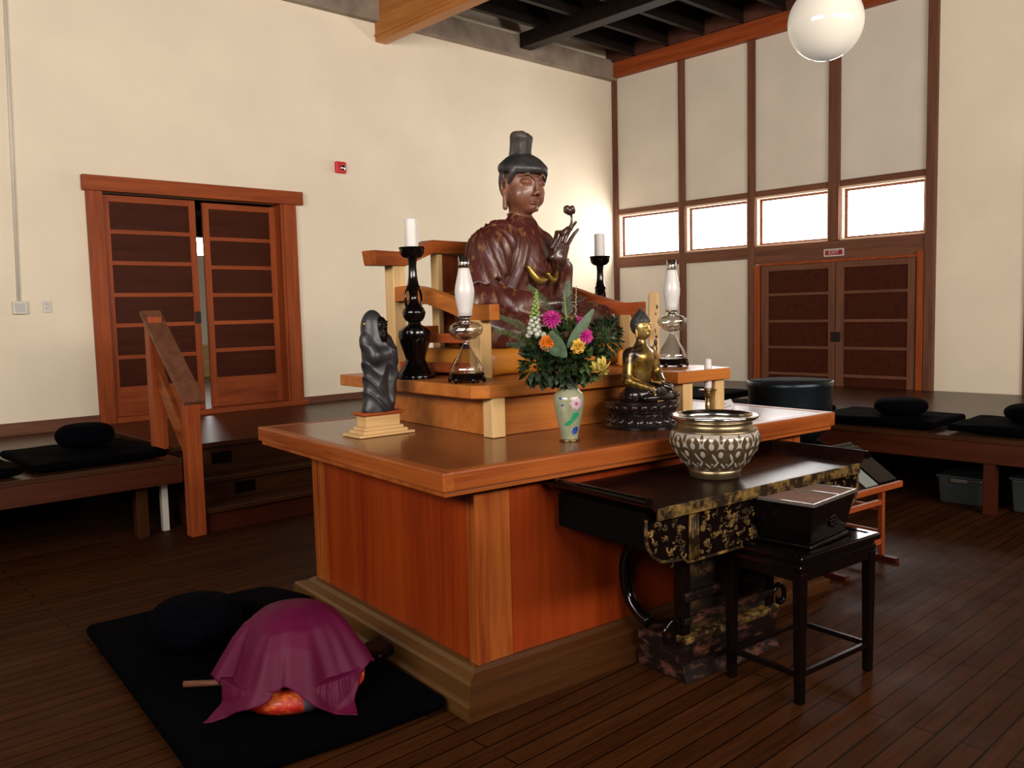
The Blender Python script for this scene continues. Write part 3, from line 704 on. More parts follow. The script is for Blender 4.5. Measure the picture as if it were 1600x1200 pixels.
# head
HC = (0, -.035, .865)
def f_head(P):
    Q = (P-np.array(HC, np.float32))/np.array((1.09, 1.06, 1.04), np.float32)
    d = U(s_ell(Q, (0, .008, .015), (.100, .115, .120)), s_ell(Q, (0, -.016, -.060), (.078, .090, .080)), k=.05)
    d = smin(d, s_ell(Q, (0, -.082, -.112), (.030, .026, .024)), .03)                     # chin
    d = smin(d, s_cap(Q, (0, .0, -.1), (0, .025, -.24), .056, .066), .03)                   # neck
    d = smin(d, s_ell(Q, (-.050, -.062, -.050), (.032, .030, .040)), .04); d = smin(d, s_ell(Q, (.050, -.062, -.050), (.032, .030, .040)), .04)   # cheeks
    for s in (-1, 1):
        d = smin(d, s_cap(Q, (s*.014, -.110, .040), (s*.044, -.104, .062), .0065, .0055), .008); d = smin(d, s_cap(Q, (s*.044, -.104, .062), (s*.080, -.074, .046), .0055, .004), .008)  # brow
        d = smax(d, -s_ell(Q, (s*.042, -.122, .030), (.022, .018, .008)), .016)             # eye hollow
        d = smin(d, s_ell(Q, (s*.043, -.090, .020), (.027, .018, .014)), .014)              # lowered lid
        d = smax(d, -s_cap(Q, (s*.022, -.113, .010), (s*.066, -.098, .012), .0030, .0022), .002)
    d = smin(d, s_cap(Q, (0, -.112, .042), (0, -.130, -.024), .0075, .0105), .008)           # nose bridge
    d = smin(d, s_ell(Q, (0, -.131, -.030), (.0125, .012, .011)), .006)
    for s in (-1, 1): d = smin(d, s_ell(Q, (s*.014, -.122, -.038), (.0105, .012, .009)), .006)
    d = smax(d, -s_ell(Q, (0, -.124, -.052), (.006, .012, .007)), .006)
    d = smin(d, s_cap(Q, (-.020, -.108, -.072), (0, -.117, -.069), .0055, .0075), .004); d = smin(d, s_cap(Q, (.020, -.108, -.072), (0, -.117, -.069), .0055, .0075), .004)
    d = smin(d, s_cap(Q, (-.014, -.107, -.083), (.014, -.107, -.083), .0075), .004)
    d = smax(d, -s_cap(Q, (-.025, -.112, -.0765), (.025, -.112, -.0765), .0018), .002)
    for z in (-.150, -.175): d = smin(d, s_tor(Q, (0, .012, z), .062, .006, 1, 1, rx=PI/2), .006)   # neck rings
    for s in (-1, 1):       # long ears
        d = smin(d, s_tor(Q, (s*.103, .012, -.005), .022, .0085, .7, 1.5, rz=s*1.25), .005)
        d = smin(d, s_cap(Q, (s*.100, .012, -.03), (s*.096, .006, -.115), .011, .013), .008)
    return d
def tilt(o):
    o.matrix_local = Matrix.Translation(HC) @ Euler((math.radians(8), 0, math.radians(-12))).to_matrix().to_4x4() @ Matrix.Translation(-Vector(HC))
head = sdfobj('head', f_head, (-.16, -.23, .61), (.16, .14, 1.03), .0036, 'statue_skin', st); tilt(head)
def f_hair(P):
    Q = P-np.array(HC, np.float32)
    dome = smax(s_ell(Q, (0, .012, .085), (.124, .138, .088)), .07-Q[:, 2], .012)
    roll = s_tor(Q, (0, .008, .092), .108, .021, 1, 1.12, rx=PI/2)
    back = smax(s_ell(Q, (0, .022, .03), (.119, .128, .15)), -.035-Q[:, 1]+.0*Q[:, 2], .012); back = smax(back, -.10-Q[:, 2], .02)
    back = smax(back, -s_box(Q, (0, -.10, -.05), (.3, .12, .12), .01), .01)
    d = smin(smin(dome, roll, .02), back, .012)
    for s in (-1, 1): d = smin(d, s_cap(Q, (s*.106, -.050, .07), (s*.119, -.030, .012), .018, .008), .012)
    return d-.0012*np.sin(60*np.arctan2(Q[:, 0], Q[:, 1]))
hr_ = sdfobj('hair', f_hair, (-.17, -.20, .70), (.17, .20, 1.08), .0048, 'statue_hair', st); tilt(hr_)
def f_knot(P):
    Q = P-np.array(HC, np.float32)
    d = s_box(Q, (-.008, .03, .205), (.046, .050, .070), .022, rz=.3)
    d = smin(d, s_ell(Q, (-.030, .02, .262), (.036, .045, .024)), .02); d = smin(d, s_ell(Q, (.016, .03, .245), (.030, .04, .030)), .012)
    return d-.005*np.abs(np.sin(Q[:, 0]*95+Q[:, 2]*12))
kn = sdfobj('topknot', f_knot, (-.10, -.11, .98), (.09, .13, 1.18), .005, 'topknot', st); tilt(kn)

def hand_sdf(base, fwd, up, side, curls, L=.085, rf=.0095, thumb=None, spread=.006, S_=1.0):
    """palm at base, fingers leave along fwd, the palm faces up; returns f(P) and finger tips"""
    base = np.array(base); fwd, up, side = [np.array(Vector(x).normalized()) for x in (fwd, up, side)]
    caps = []; tips = []
    lens = (.92, 1.0, .95, .78)
    for i in range(4):
        off = (i-1.5)*.0215*S_; p = base+fwd*.055*S_+side*off; ang = 0; d0 = fwd+side*spread*(i-1.5)*12
        seg = L*lens[i]*np.array((.42, .32, .26))
        for j, sgl in enumerate(seg):
            ang += curls[i][j]
            d = d0*math.cos(ang)+up*math.sin(ang); d = d/np.linalg.norm(d); q = p+d*sgl
            caps.append((p, q, rf*(1.05-.13*j), rf*(.94-.16*j))); p = q
        tips.append(p)
    tp = base+fwd*.005+side*(-.038*S_)
    th_ = thumb or [(.8, -.6, .35), (.95, -.1, .5)]
    for j, (a, b, c) in enumerate(th_):
        d = fwd*a+side*b+up*c; d = d/np.linalg.norm(d); q = tp+d*(.042 if j == 0 else .034)*S_
        caps.append((tp, q, rf*1.3-.0015*j, rf*1.05-.002*j)); tp = q
    tips.append(tp)
    m = np.array([side, fwd, up], np.float32)
    def f(P):
        Q = (P-base.astype(np.float32))@m.T
        q = np.abs(Q-np.array((0, .02*S_, 0), np.float32))-(np.array((.040*S_, .042*S_, .015*S_), np.float32)-.012)
        d = np.linalg.norm(np.maximum(q, 0), axis=1)+np.minimum(q.max(axis=1), 0)-.012
        for (a, b, r1, r2) in caps: d = smin(d, s_cap(P, a, b, r1, r2), .004)
        return d
    return f, tips
# raised left hand (holds the flower stem between thumb and middle finger)
fh, tips = hand_sdf((.085, -.205, .475), (.25, -.10, 1), (-.25, -1, -.1), (1, -.25, -.25), [(.55, .95, .8), (.35, .75, .6), (.10, .30, .25), (-.10, .12, .30)], L=.150, rf=.0118,
                    thumb=[(.55, -.55, .75), (.95, .15, .25)], spread=.024, S_=1.3)
def f_lh(P): return smin(fh(P), s_cap(P, (.175, -.13, .38), (.095, -.20, .47), .044, .036), .02)
sdfobj('raised_hand', f_lh, (-.06, -.42, .32), (.36, -.06, .78), .0038, 'dark_hand', st)
mid = (Vector(tips[0])+Vector(tips[4]))/2
# flower on an s-shaped stem
path = smoothpath([mid+Vector((-.015, .01, -.05)), mid, mid+Vector((.030, -.01, .04)), mid+Vector((.066, -.02, .075)), mid+Vector((.072, -.02, .115)), mid+Vector((.055, -.02, .135))], 6)
obj('flower_stem', MB().tube(path, [.0065]*len(path), 8), 'dark_hand', st, smooth=True)
fc = Vector(path[-1])
mb = MB()
for i in range(9):
    a = 2*PI*i/9; mb.ell(fc+Vector((.024*math.cos(a), .016*math.sin(a), .012+.008*(i % 2))), (.017, .013, .019), nu=10, nv=6)
mb.ell(fc+Vector((0, 0, .008)), (.028, .02, .022), nu=12, nv=8)
obj('flower_head', mb, 'dark_hand', st, smooth=True)
# right hand lying palm up in the lap
fh2, _ = hand_sdf((-.03, -.30, .225), (1, -.12, .05), (0, -.15, 1), (.1, -1, -.1), [(.15, .2, .15), (.12, .15, .1), (.1, .12, .1), (.1, .2, .1)], L=.11, rf=.0115, thumb=[(.8, -.3, .6), (.95, .1, .1)], S_=1.15)
def f_rh(P): return smin(fh2(P), s_cap(P, (-.16, -.24, .21), (-.035, -.30, .224), .042, .031), .02)
sdfobj('lap_hand', f_rh, (-.22, -.40, .13), (.20, -.18, .33), .0042, 'dark_hand', st)

# ================================================================ THINGS ON THE SHELF AND TABLE
def L(name, prof, mat, parent, off, n=40, smooth='auto', **k): return obj(name, MB(off).lathe(prof, (off[0], off[1]), n, **k), mat, parent, smooth=smooth)
# black candle holders
def holder(u, v, label, glab):
    o = thingA('candle_holder', label, 'candle holder', u, v, T2, .3, 'black lacquer candle holders'); O = (0, 0, T2)
    L('base', [(.100, T2), (.102, T2+.012), (.092, T2+.03), (.072, T2+.055), (.056, T2+.085), (.050, T2+.10)], 'black_lacquer', o, O)
    L('body', [(.050, T2+.10), (.062, T2+.14), (.078, T2+.19), (.086, T2+.225), (.080, T2+.25), (.055, T2+.268), (.036, T2+.278), (.032, T2+.292), (.044, T2+.300), (.055, T2+.318), (.060, T2+.34), (.052, T2+.362), (.040, T2+.375)], 'black_lacquer', o, O)
    L('neck', [(.040, T2+.375), (.028, T2+.39), (.023, T2+.42), (.024, T2+.45), (.034, T2+.462), (.036, T2+.475), (.029, T2+.485), (.022, T2+.53), (.020, T2+.58), (.024, T2+.615), (.034, T2+.622)], 'black_lacquer', o, O)
    L('drip_dish', [(.020, T2+.615), (.045, T2+.622), (.060, T2+.64), (.064, T2+.668), (.070, T2+.672), (.066, T2+.676), (.058, T2+.668), (0, T2+.665)], 'black_lacquer', o, O)
    for s in (-1, 1):
        p = smoothpath([(s*.030, 0, .47), (s*.050, 0, .455), (s*.060, 0, .42), (s*.058, 0, .385), (s*.045, 0, .355)], 5)
        obj('handle', MB().tube(p, .0065, 8), 'black_lacquer', o, smooth=True)
    c = obj('pillar_candle', MB().lathe([(.034, 0), (.0345, .004), (.0345, .150), (.031, .154), (.028, .146), (.004, .142), (0, .142)], n=32), 'candle', smooth='auto')
    c.location = AW(u, v, T2+.666); tag(c, glab, 'candle', 'white pillar candles')
holder(.56, 1.25, 'tall black lacquer candle holder at the left end of the raised shelf', 'thick white pillar candle on the left black candle holder')
holder(2.125, 1.52, 'tall black lacquer candle holder at the right, beyond the statue', 'thick white pillar candle on the right black candle holder by the windows')

# oil lamps
M['glass_bright'] = glassmat('bright_lamp_glass', (.97, .95, .92), .6, .35)
def oil_lamp(u, v, z, label):
    o = thingA('oil_lamp', label, 'oil lamp', u, v, z, 0, 'glass oil lamps')
    fl = lambda a, zz: 1+.05*math.cos(6*a)
    L('wooden_stand', [(.070, .010), (.082, .014), (.088, .024), (.083, .034), (.088, .042), (.084, .048), (0, .048)], 'black_lacquer', o, (0, 0, 0), wob=fl)
    for k in range(6):
        a = k*PI/3+.3; obj('stand_foot', MB().tube(smoothpath([(.070*math.cos(a), .070*math.sin(a), .028), (.084*math.cos(a), .084*math.sin(a), .016), (.078*math.cos(a), .078*math.sin(a), .004)], 3), [.010]*6+[.007], 8), 'black_lacquer', o, smooth=True)
    rib = lambda a, zz: 1+.018*math.cos(12*a)
    L('glass_base', [(.078, .047), (.081, .056), (.079, .072), (.066, .098), (.044, .132), (.025, .166), (.015, .185), (.014, .195), (.020, .200)], 'glass', o, (0, 0, 0), wob=rib, smooth=True)
    L('glass_font', [(.020, .200), (.052, .210), (.074, .230), (.083, .252), (.079, .272), (.058, .286), (.030, .293), (.022, .298)], 'glass', o, (0, 0, 0), wob=rib, smooth=True)
    L('lamp_oil', [(.02, .203), (.048, .213), (.070, .232), (.074, .240), (0, .240)], 'glass', o, (0, 0, 0), smooth=True)
    L('burner', [(.024, .297), (.026, .303), (.018, .306), (.030, .309), (.036, .313), (.037, .319), (0, .319)], 'silver', o, (0, 0, 0), n=24)
    obj('wick_tube', MB().box(-.008, .008, -.002, .002, .318, .345), 'iron', o)
    L('chimney_frosted', [(.034, .318), (.034, .345), (.040, .375), (.046, .410), (.047, .440), (.042, .470), (.034, .505), (.028, .535), (.0262, .545)], 'frost', o, (0, 0, 0), smooth=True)
    L('chimney_clear_top', [(.0262, .545), (.0255, .565), (.0265, .600), (.0253, .600), (.0243, .565), (.025, .545)], 'glass_bright', o, (0, 0, 0), smooth=True)
    return o
oil_lamp(.575, .80, T2, 'glass oil lamp with white chimney at the left end of the raised shelf')
oil_lamp(1.925, .72, T2, 'glass oil lamp with white chimney at the right end of the raised shelf')
tb = thingA('wooden_tablet', 'narrow pale wooden tablet with painted figure standing behind the right oil lamp', 'tablet', 1.99, .92, T2, -.35)
mb = MB(); mb.extr([(-.032, 0), (.032, 0), (.032, .405), (.026, .42), (.012, .428), (-.012, .428), (-.026, .42), (-.032, .405)], 'y', -.006, .006); obj('board', mb, 'pine_z', tb)
mb = MB()
for (x, z, r, q) in ((.006, .13, .012, .022), (.012, .165, .008, .010), (-.008, .10, .005, .022), (.013, .095, .005, .022), (.006, .20, .003, .018), (.018, .34, .006, .014), (.010, .30, .004, .010)): mb.ell((x, -.0062, z), (r, .0012, q), nu=10, nv=6)
obj('painted_figure', mb, 'iron', tb)

# dark hooded standing figure on a stepped wooden pedestal
pu, pv = .262, 1.12
pd = thingA('stepped_pedestal', 'pale stepped wooden pedestal under the dark hooded figure', 'pedestal', pu, pv, TT, .05)
mb = MB(); mb.box(-.155, .155, -.085, .085, 0, .012); obj('base_step', mb, 'pine_x', pd, bevel=.002)
mb = MB(); mb.box(-.125, .125, -.068, .068, .012, .027); obj('middle_step', mb, 'pine_x', pd, bevel=.002)
mb = MB(); mb.box(-.108, .108, -.056, .056, .027, .042); obj('upper_step', mb, 'pine_x', pd, bevel=.002)
mb = MB(); mb.box(-.095, .095, -.045, .045, .042, .095); obj('block', mb, 'pine_x', pd, bevel=.002)
mb = MB(); mb.box(-.118, .118, -.058, .058, .101, .113); mb.box(-.104, .104, -.050, .050, .095, .101); obj('top_slab', mb, 'red_x', pd, bevel=.003)
hf = thingA('hooded_figure', 'dark charcoal carving of a hooded robed standing figure at the left of the altar', 'figurine', pu, pv, TT+.113, .15)
hf.scale = (.87, .92, 1.06)
def f_hooded(P):
    X, Y, Z_ = P[:, 0], P[:, 1], P[:, 2]
    body = U(s_ell(P, (0, 0, .11), (.082, .062, .19)), s_ell(P, (.006, -.004, .27), (.092, .066, .10)), s_ell(P, (-.012, .008, .38), (.066, .062, .085)), s_ell(P, (0, 0, .01), (.092, .058, .05)), k=.05)
    arm = U(s_cap(P, (-.070, .0, .33), (-.050, -.055, .255), .032, .028), s_cap(P, (-.050, -.055, .255), (.045, -.065, .27), .030, .030), s_cap(P, (.075, 0, .32), (.070, -.045, .25), .034, .034), k=.03)
    d = smin(body, arm, .02)
    sl = U(s_cap(P, (.055, -.055, .26), (.075, -.045, .17), .036, .024), s_cap(P, (.075, -.045, .17), (.070, -.035, .11), .026, .026), s_cap(P, (.055, -.04, .14), (.060, -.03, .05), .022, .028), k=.02)
    d = smin(d, sl, .015)
    t = 52*Z_+30*X+2.2*np.sin(X*34+Z_*16)
    d = d-.0085*(1-np.abs(np.sin(t*.62)))**1.6*np.clip((.35-Z_)/.06, 0, 1)
    t2 = 62*X+10*Z_+2*np.sin(Z_*22)
    d = d-.0045*(1-np.abs(np.sin(t2*.55)))**1.3*np.clip((.2-Z_)/.05, 0, 1)
    face = s_ell(P, (.010, -.066, .385), (.030, .022, .044)); d = smax(d, -face, .008)
    return d
sdfobj('hooded_robe', f_hooded, (-.125, -.115, 0), (.13, .085, .48), .0042, 'charcoal', hf)
def f_hface(P):
    d = s_ell(P, (.008, -.042, .388), (.034, .034, .046)); d = smin(d, s_ell(P, (.008, -.052, .345), (.030, .026, .038)), .012)
    d = smin(d, s_ell(P, (.010, -.079, .385), (.007, .008, .010)), .005)
    for s in (-1, 1):
        d = smin(d, s_ell(P, (.009+s*.015, -.070, .398), (.0075, .006, .006)), .002)
        d = smin(d, s_cap(P, (.009+s*.006, -.074, .409), (.009+s*.026, -.066, .411), .004), .003)
    return smin(d, s_cap(P, (-.006, -.072, .362), (.024, -.072, .362), .004), .003)
sdfobj('bearded_face', f_hface, (-.04, -.10, .29), (.055, .0, .45), .0028, 'black_wood', hf)
mb = MB().tube([(-.078, .0, .40), (-.060, -.004, .405)], [.006, .010], 8); obj('gilt_knot', mb, 'gold', hf, smooth=True)

# gilt seated figurine on a two tier lotus base
gu, gv, gz = 1.335, .385, TT
gb = thingA('gilt_figurine', 'small gilt and black seated figurine with pointed dark hair on a round lotus base', 'figurine', gu, gv, gz, .12)
L('lotus_base', [(.188, 0), (.190, .012), (.178, .026), (.172, .045), (.158, .060), (.150, .070), (.162, .084), (.176, .100), (.182, .118), (.184, .130), (.172, .136), (0, .136)], 'dark_bronze', gb, (0, 0, 0), 56)
for nm, z, r, tl in (('lower_petals', .043, .168, -.7), ('upper_petals', .098, .170, .5)):
    mb = MB()
    for k in range(22):
        a = 2*PI*(k+(.5 if z > .05 else 0))/22; mb.ell((r*math.cos(a), r*math.sin(a), z), (.011, .022, .023), (0, tl, a), 12, 8)
    obj(nm, mb, 'dark_bronze', gb, smooth=True)
mb = MB(); mb.ell((-.02, -.10, .152), (.105, .045, .022), nu=24, nv=8); mb.ell((.09, -.08, .150), (.07, .04, .018), nu=24, nv=8); obj('robe_skirt', mb, 'dark_bronze', gb, smooth=True)
def f_gtorso(P):
    d = U(s_ell(P, (0, .01, .24), (.062, .046, .085)), s_cap(P, (-.062, .008, .318), (.062, .008, .318), .028), s_ell(P, (0, -.015, .30), (.055, .030, .036)), s_cap(P, (0, .005, .33), (0, 0, .385), .024, .019), k=.03)
    ra = U(s_cap(P, (-.080, .008, .315), (-.108, -.005, .215), .026, .021), s_cap(P, (-.108, -.005, .215), (-.058, -.105, .185), .021, .014), k=.015)
    la = U(s_cap(P, (.080, .008, .315), (.105, -.008, .222), .027, .024), s_cap(P, (.105, -.008, .222), (.035, -.085, .205), .025, .016), k=.015)
    return U(d, ra, la, k=.012)
sdfobj('gilt_torso', f_gtorso, (-.145, -.13, .15), (.145, .07, .41), .0036, 'gilt_bronze', gb)
def f_glegs(P):
    d = U(s_cap(P, (-.03, .0, .165), (-.125, -.035, .162), .040, .034), s_cap(P, (.03, 0, .165), (.13, -.035, .162), .040, .034), s_cap(P, (-.12, -.05, .158), (.055, -.105, .160), .028, .022), s_cap(P, (.12, -.05, .158), (-.05, -.10, .176), .028, .022), s_ell(P, (0, .0, .155), (.13, .07, .022)), k=.02)
    return d-.0025*np.abs(np.sin(P[:, 0]*60+P[:, 1]*70))
sdfobj('crossed_legs', f_glegs, (-.18, -.15, .125), (.185, .085, .225), .0036, 'dark_bronze', gb)
def f_ghead(P):
    Q = P-np.array((0, -.006, .420), np.float32)
    d = U(s_ell(Q, (0, 0, .002), (.036, .040, .042)), s_ell(Q, (0, -.006, -.024), (.028, .030, .024)), k=.016)
    d = smin(d, s_cap(Q, (0, -.038, .010), (0, -.045, -.010), .003, .0048), .004); d = smin(d, s_cap(Q, (-.008, -.036, -.024), (.008, -.036, -.024), .0036), .003)
    for s in (-1, 1):
        d = smin(d, s_ell(Q, (s*.014, -.033, .004), (.0085, .006, .0045)), .003); d = smin(d, s_cap(Q, (s*.005, -.038, .014), (s*.026, -.029, .015), .0026), .003)
        d = smin(d, s_cap(Q, (s*.037, .004, .008), (s*.036, .002, -.034), .005, .0055), .003)
    return d
sdfobj('gilt_head', f_ghead, (-.048, -.06, .365), (.048, .045, .475), .0019, 'gilt_face', gb)
def f_ghair(P):
    Q = P-np.array((0, -.006, .420), np.float32)
    d = smax(s_ell(Q, (0, .008, .012), (.044, .046, .046)), -s_box(Q, (0, -.05, -.03), (.1, .045, .052), .004), .006); d = smax(d, -.028-Q[:, 2], .006)
    d = U(d, s_ell(Q, (0, .008, .046), (.024, .024, .020)), s_cap(Q, (0, .008, .056), (0, .008, .080), .010, .004), k=.012)
    return d-.0012*np.sin(Q[:, 0]*500)*np.sin(Q[:, 2]*500)
sdfobj('pointed_hair', f_ghair, (-.052, -.06, .38), (.052, .06, .53), .0022, 'statue_hair', gb)
fr, _ = hand_sdf((-.052, -.112, .182), (.25, -.45, -1), (.1, -1, .1), (1, .1, .1), [(0, .05, .1)]*4, L=.040, rf=.0044, thumb=[(.8, -.5, .2), (.9, 0, .1)], S_=.42)
sdfobj('gilt_hand', fr, (-.09, -.16, .10), (0, -.08, .21), .0017, 'gilt_face', gb)
fr2, _ = hand_sdf((.010, -.098, .205), (-1, -.1, .0), (0, -.1, 1), (0, 1, .1), [(.1, .1, .1)]*4, L=.040, rf=.0044, thumb=[(.8, -.5, .4), (.9, .2, .3)], S_=.42)
sdfobj('lap_hand', fr2, (-.08, -.13, .18), (.05, -.06, .24), .0017, 'gilt_face', gb)

for ch in gb.children:
    if ch.name.split('.')[0] not in ('lotus_base', 'lower_petals', 'upper_petals'): ch.scale = (1.13, 1.13, 1.24); ch.location.z = .136*(1-1.24)-.002

# cloisonne vase
vu, vv = .775, .288
vs = thingA('cloisonne_vase', 'small celadon cloisonne vase painted with a pink chrysanthemum holding the bouquet', 'vase', vu, vv, TT)
def vase_mat():
    m, nt, b = newmat('celadon_enamel'); v = coord(nt)
    n = noise(nt, v, 9, 3); base = ramp(nt, n, [(.3, (.17, .19, .11)), (.7, (.27, .27, .18))])
    nt.links.new(base, b.inputs['Base Color']); b.inputs['Roughness'].default_value = .22; b.inputs['Coat Weight'].default_value = .4
    vo = nt.nodes.new('ShaderNodeTexVoronoi'); vo.inputs['Scale'].default_value = 160; nt.links.new(v, vo.inputs['Vector']); bump(nt, b, vo.outputs['Distance'], .15, .002); return m
M['celadon'] = vase_mat()
vp = [(.036, .006), (.038, .012), (.044, .05), (.056, .10), (.066, .15), (.069, .185), (.064, .21), (.048, .225), (.037, .235), (.034, .248), (.040, .258)]
vr = lambda z: np.interp(z, [p[1] for p in vp], [p[0] for p in vp])
L('vase_body', vp, 'celadon', vs, (0, 0, 0), 48, smooth=True)
L('foot_ring', [(.046, 0), (.047, .006), (.036, .008)], 'brass', vs, (0, 0, 0)); L('rim', [(.040, .256), (.043, .259), (.041, .262), (.037, .260)], 'brass', vs, (0, 0, 0))
cr = math.atan2(-(2.605+vv), -(1.721+vu))    # azimuth of the viewer side
def on_vase(a, z, out=.0008): r = vr(z)+out; return Vector((r*math.cos(a), r*math.sin(a), z))
def patch(mb, a0, z0, pts, k=.0015):
    """closed outline in (metres along, metres up) wrapped on the vase; fan filled and slightly raised"""
    vc = mb.v(on_vase(a0, z0, k+.0008)); vsx = [mb.v(on_vase(a0+x/float(vr(z0+z)), z0+z, k)) for x, z in pts]
    for i in range(len(vsx)): mb.face([vc, vsx[i], vsx[(i+1) % len(vsx)]])
M['enamel_pink'] = plain('pink_enamel', (.72, .52, .56), .3); M['enamel_green'] = plain('green_enamel', (.02, .36, .16), .3); M['enamel_blue'] = plain('blue_enamel', (.02, .06, .38), .3); M['enamel_rose'] = plain('rose_enamel', (.55, .12, .28), .3)
mb = MB()
for k in range(14):
    a = 2*PI*k/14; r0, r1 = .006, .034 if k % 2 else .030; ca, sa = math.cos(a), math.sin(a); 
    pts = [(r0*ca-.0025*sa, r0*sa+.0025*ca), (r1*.7*ca-.0058*sa, r1*.7*sa+.0058*ca), (r1*ca, r1*sa), (r1*.7*ca+.0058*sa, r1*.7*sa-.0058*ca), (r0*ca+.0025*sa, r0*sa-.0025*ca)]
    cx = (r0+r1)/2*ca; cz = (r0+r1)/2*sa; zc = .172
    patch(mb, cr+.50+cx/.066, zc+cz, [(x-cx, z-cz) for x, z in pts])
obj('chrysanthemum_motif', mb, 'enamel_pink', vs)
mb = MB(); patch(mb, cr+.50, .170, [(.008*math.cos(2*PI*i/10), .008*math.sin(2*PI*i/10)) for i in range(10)], .0025); obj('flower_eye', mb, 'enamel_rose', vs)
def blob(n, rx, rz, seed, rot=0):
    rr = random.Random(seed); out = []
    for i in range(n):
        a = 2*PI*i/n; q = .7+.5*rr.random(); x, z = rx*q*math.cos(a), rz*q*math.sin(a); out.append((x*math.cos(rot)-z*math.sin(rot), x*math.sin(rot)+z*math.cos(rot)))
    return out
mb = MB(); patch(mb, cr+.45, .118, blob(14, .022, .014, 3, .6)); patch(mb, cr+.15, .092, blob(14, .024, .010, 4, .5)); patch(mb, cr-.15, .080, blob(12, .018, .007, 5, .2)); obj('leaf_motif', mb, 'enamel_green', vs)
mb = MB(); patch(mb, cr+.62, .050, blob(12, .014, .022, 6, -.4)); patch(mb, cr-.55, .195, blob(9, .012, .006, 7)); patch(mb, cr-.45, .165, blob(9, .007, .005, 8)); obj('blue_motif', mb, 'enamel_blue', vs)

# bouquet: every stem a thing of its own.  s: across, t: away, z up (vase frame)
VR = Vector((.758, -.653, 0)); VF = Vector((.653, .758, 0)); MOUTH = Vector((0, 0, .235))
def B(s, t, z): return VR*s+VF*t+Vector((0, 0, z))
for nm, c in dict(leaf_dark=(.020, .040, .014), leaf_mid=(.055, .095, .022), leaf_grey=(.09, .15, .08), stem_green=(.06, .13, .04), magenta=(.48, .01, .20), marigold=(.75, .17, .005), yellow_rose=(.80, .42, .04), pale_yellow=(.80, .62, .14), lime=(.28, .42, .10), cream_white=(.70, .72, .58), seed_buff=(.32, .30, .18)).items():
    M[nm] = plain(nm, c, .5, vary=.35, nscale=25, spec=.3)
    M[nm].node_tree.nodes['Principled BSDF'].inputs['Subsurface Weight'].default_value = 0
def sprout(name, label, cat, group=None):
    o = thingA(name, label, cat, vu, vv, TT, 0, group); return o
def stem(o, tip, r=.0028, mat='stem_green', sag=0):
    q = MOUTH+Vector((random.uniform(-.02, .02), random.uniform(-.02, .02), 0)); m = (q+tip)/2+Vector((0, 0, .03+sag)); m.x = q.x+(tip.x-q.x)*.35; m.y = q.y+(tip.y-q.y)*.35
    P = smoothpath([q+Vector((0, 0, -.12)), q, m, tip], 6)
    return obj('stem', MB().tube(P, r, 6), mat, o, smooth=True), P
def leafq(mb, base, d, up, ln, wd, cup=.15, n=4):
    d = Vector(d).normalized(); sd = d.cross(Vector(up)); sd = sd.normalized() if sd.length > 1e-4 else Vector((1, 0, 0)); nn = sd.cross(d)
    rows = []
    for i in range(n+1):
        t = i/n; w_ = wd*math.sin(PI*(t*.86+.07))**.8*(1-.25*t); c = Vector(base)+d*ln*t+nn*(-cup*ln*t*t)
        rows.append([mb.v(c-sd*w_/2+nn*.12*w_), mb.v(c), mb.v(c+sd*w_/2+nn*.12*w_)])
    for A_, B_ in zip(rows, rows[1:]):
        for j in range(2): mb.face([A_[j], A_[j+1], B_[j+1], B_[j]])
def bloom(o, c, nrm, R_, mat, layers=4, n=14, name='petals', cup=.5, wf=.42):
    nrm = Vector(nrm).normalized(); a_ = nrm.orthogonal().normalized(); b_ = nrm.cross(a_); mb = MB()
    for l in range(layers):
        f_ = l/max(1, layers-1); rr = R_*(1-.62*f_); el = -.25+1.15*f_*cup*2
        for k in range(max(3, n-2*l)):
            a = 2*PI*(k+.5*(l % 2)+random.uniform(-.15, .15))/max(3, n-2*l); d = (a_*math.cos(a)+b_*math.sin(a))*math.cos(el)+nrm*math.sin(el)
            leafq(mb, Vector(c)+nrm*(.004*l)+d*.003, d, nrm, rr*random.uniform(.9, 1.08), rr*wf, .12 if wf < .5 else .5, 4)
    return obj(name, mb, mat, o, smooth=True)
def flower(name, label, s, t, z, R_, mat, facing, layers=4, n=14, cup=.5, center=None, group='cut flowers in the vase', wf=.42):
    o = sprout(name, label, 'flower', group); c = B(s, t, z); stem(o, c); bloom(o, c, facing, R_, mat, layers, n, cup=cup, wf=wf)
    if center: obj('flower_centre', MB().ell(c+Vector(facing).normalized()*.006, (.010, .010, .008), nu=10, nv=6), center, o, smooth=True)
    return o
CAMD = -VF
flower('zinnia', 'bright magenta zinnia highest of the magenta blooms, left of centre in the bouquet', -.07, -.04, .548, .044, 'magenta', CAMD+Vector((0, 0, .5)), 5, 16, .45, 'yellow_rose')
flower('zinnia', 'magenta zinnia at the right of the bouquet just above the small yellow bloom', .075, -.05, .470, .042, 'magenta', CAMD+Vector((0, 0, .4))+VR*.3, 5, 16, .45)
flower('zinnia', 'half hidden magenta bloom behind the large variegated leaf', .055, .03, .525, .036, 'magenta', CAMD+Vector((0, 0, .6)), 4, 14, .5)
flower('marigold', 'ruffled orange marigold on the left front of the bouquet', -.088, -.09, .442, .040, 'marigold', CAMD+Vector((0, 0, .35))-VR*.2, 6, 18, .55)
flower('rosebud', 'small rounded golden yellow bloom in the middle right of the bouquet', .045, -.11, .425, .033, 'yellow_rose', CAMD+Vector((0, 0, .35)), 5, 8, 1.1, wf=.95)
o = flower('drooping_rose', 'pale yellow rose drooping over the right side of the bouquet', .145, -.09, .330, .044, 'pale_yellow', VR*.5+CAMD*.4+Vector((0, 0, -.7)), 5, 9, 1.0, wf=.85)
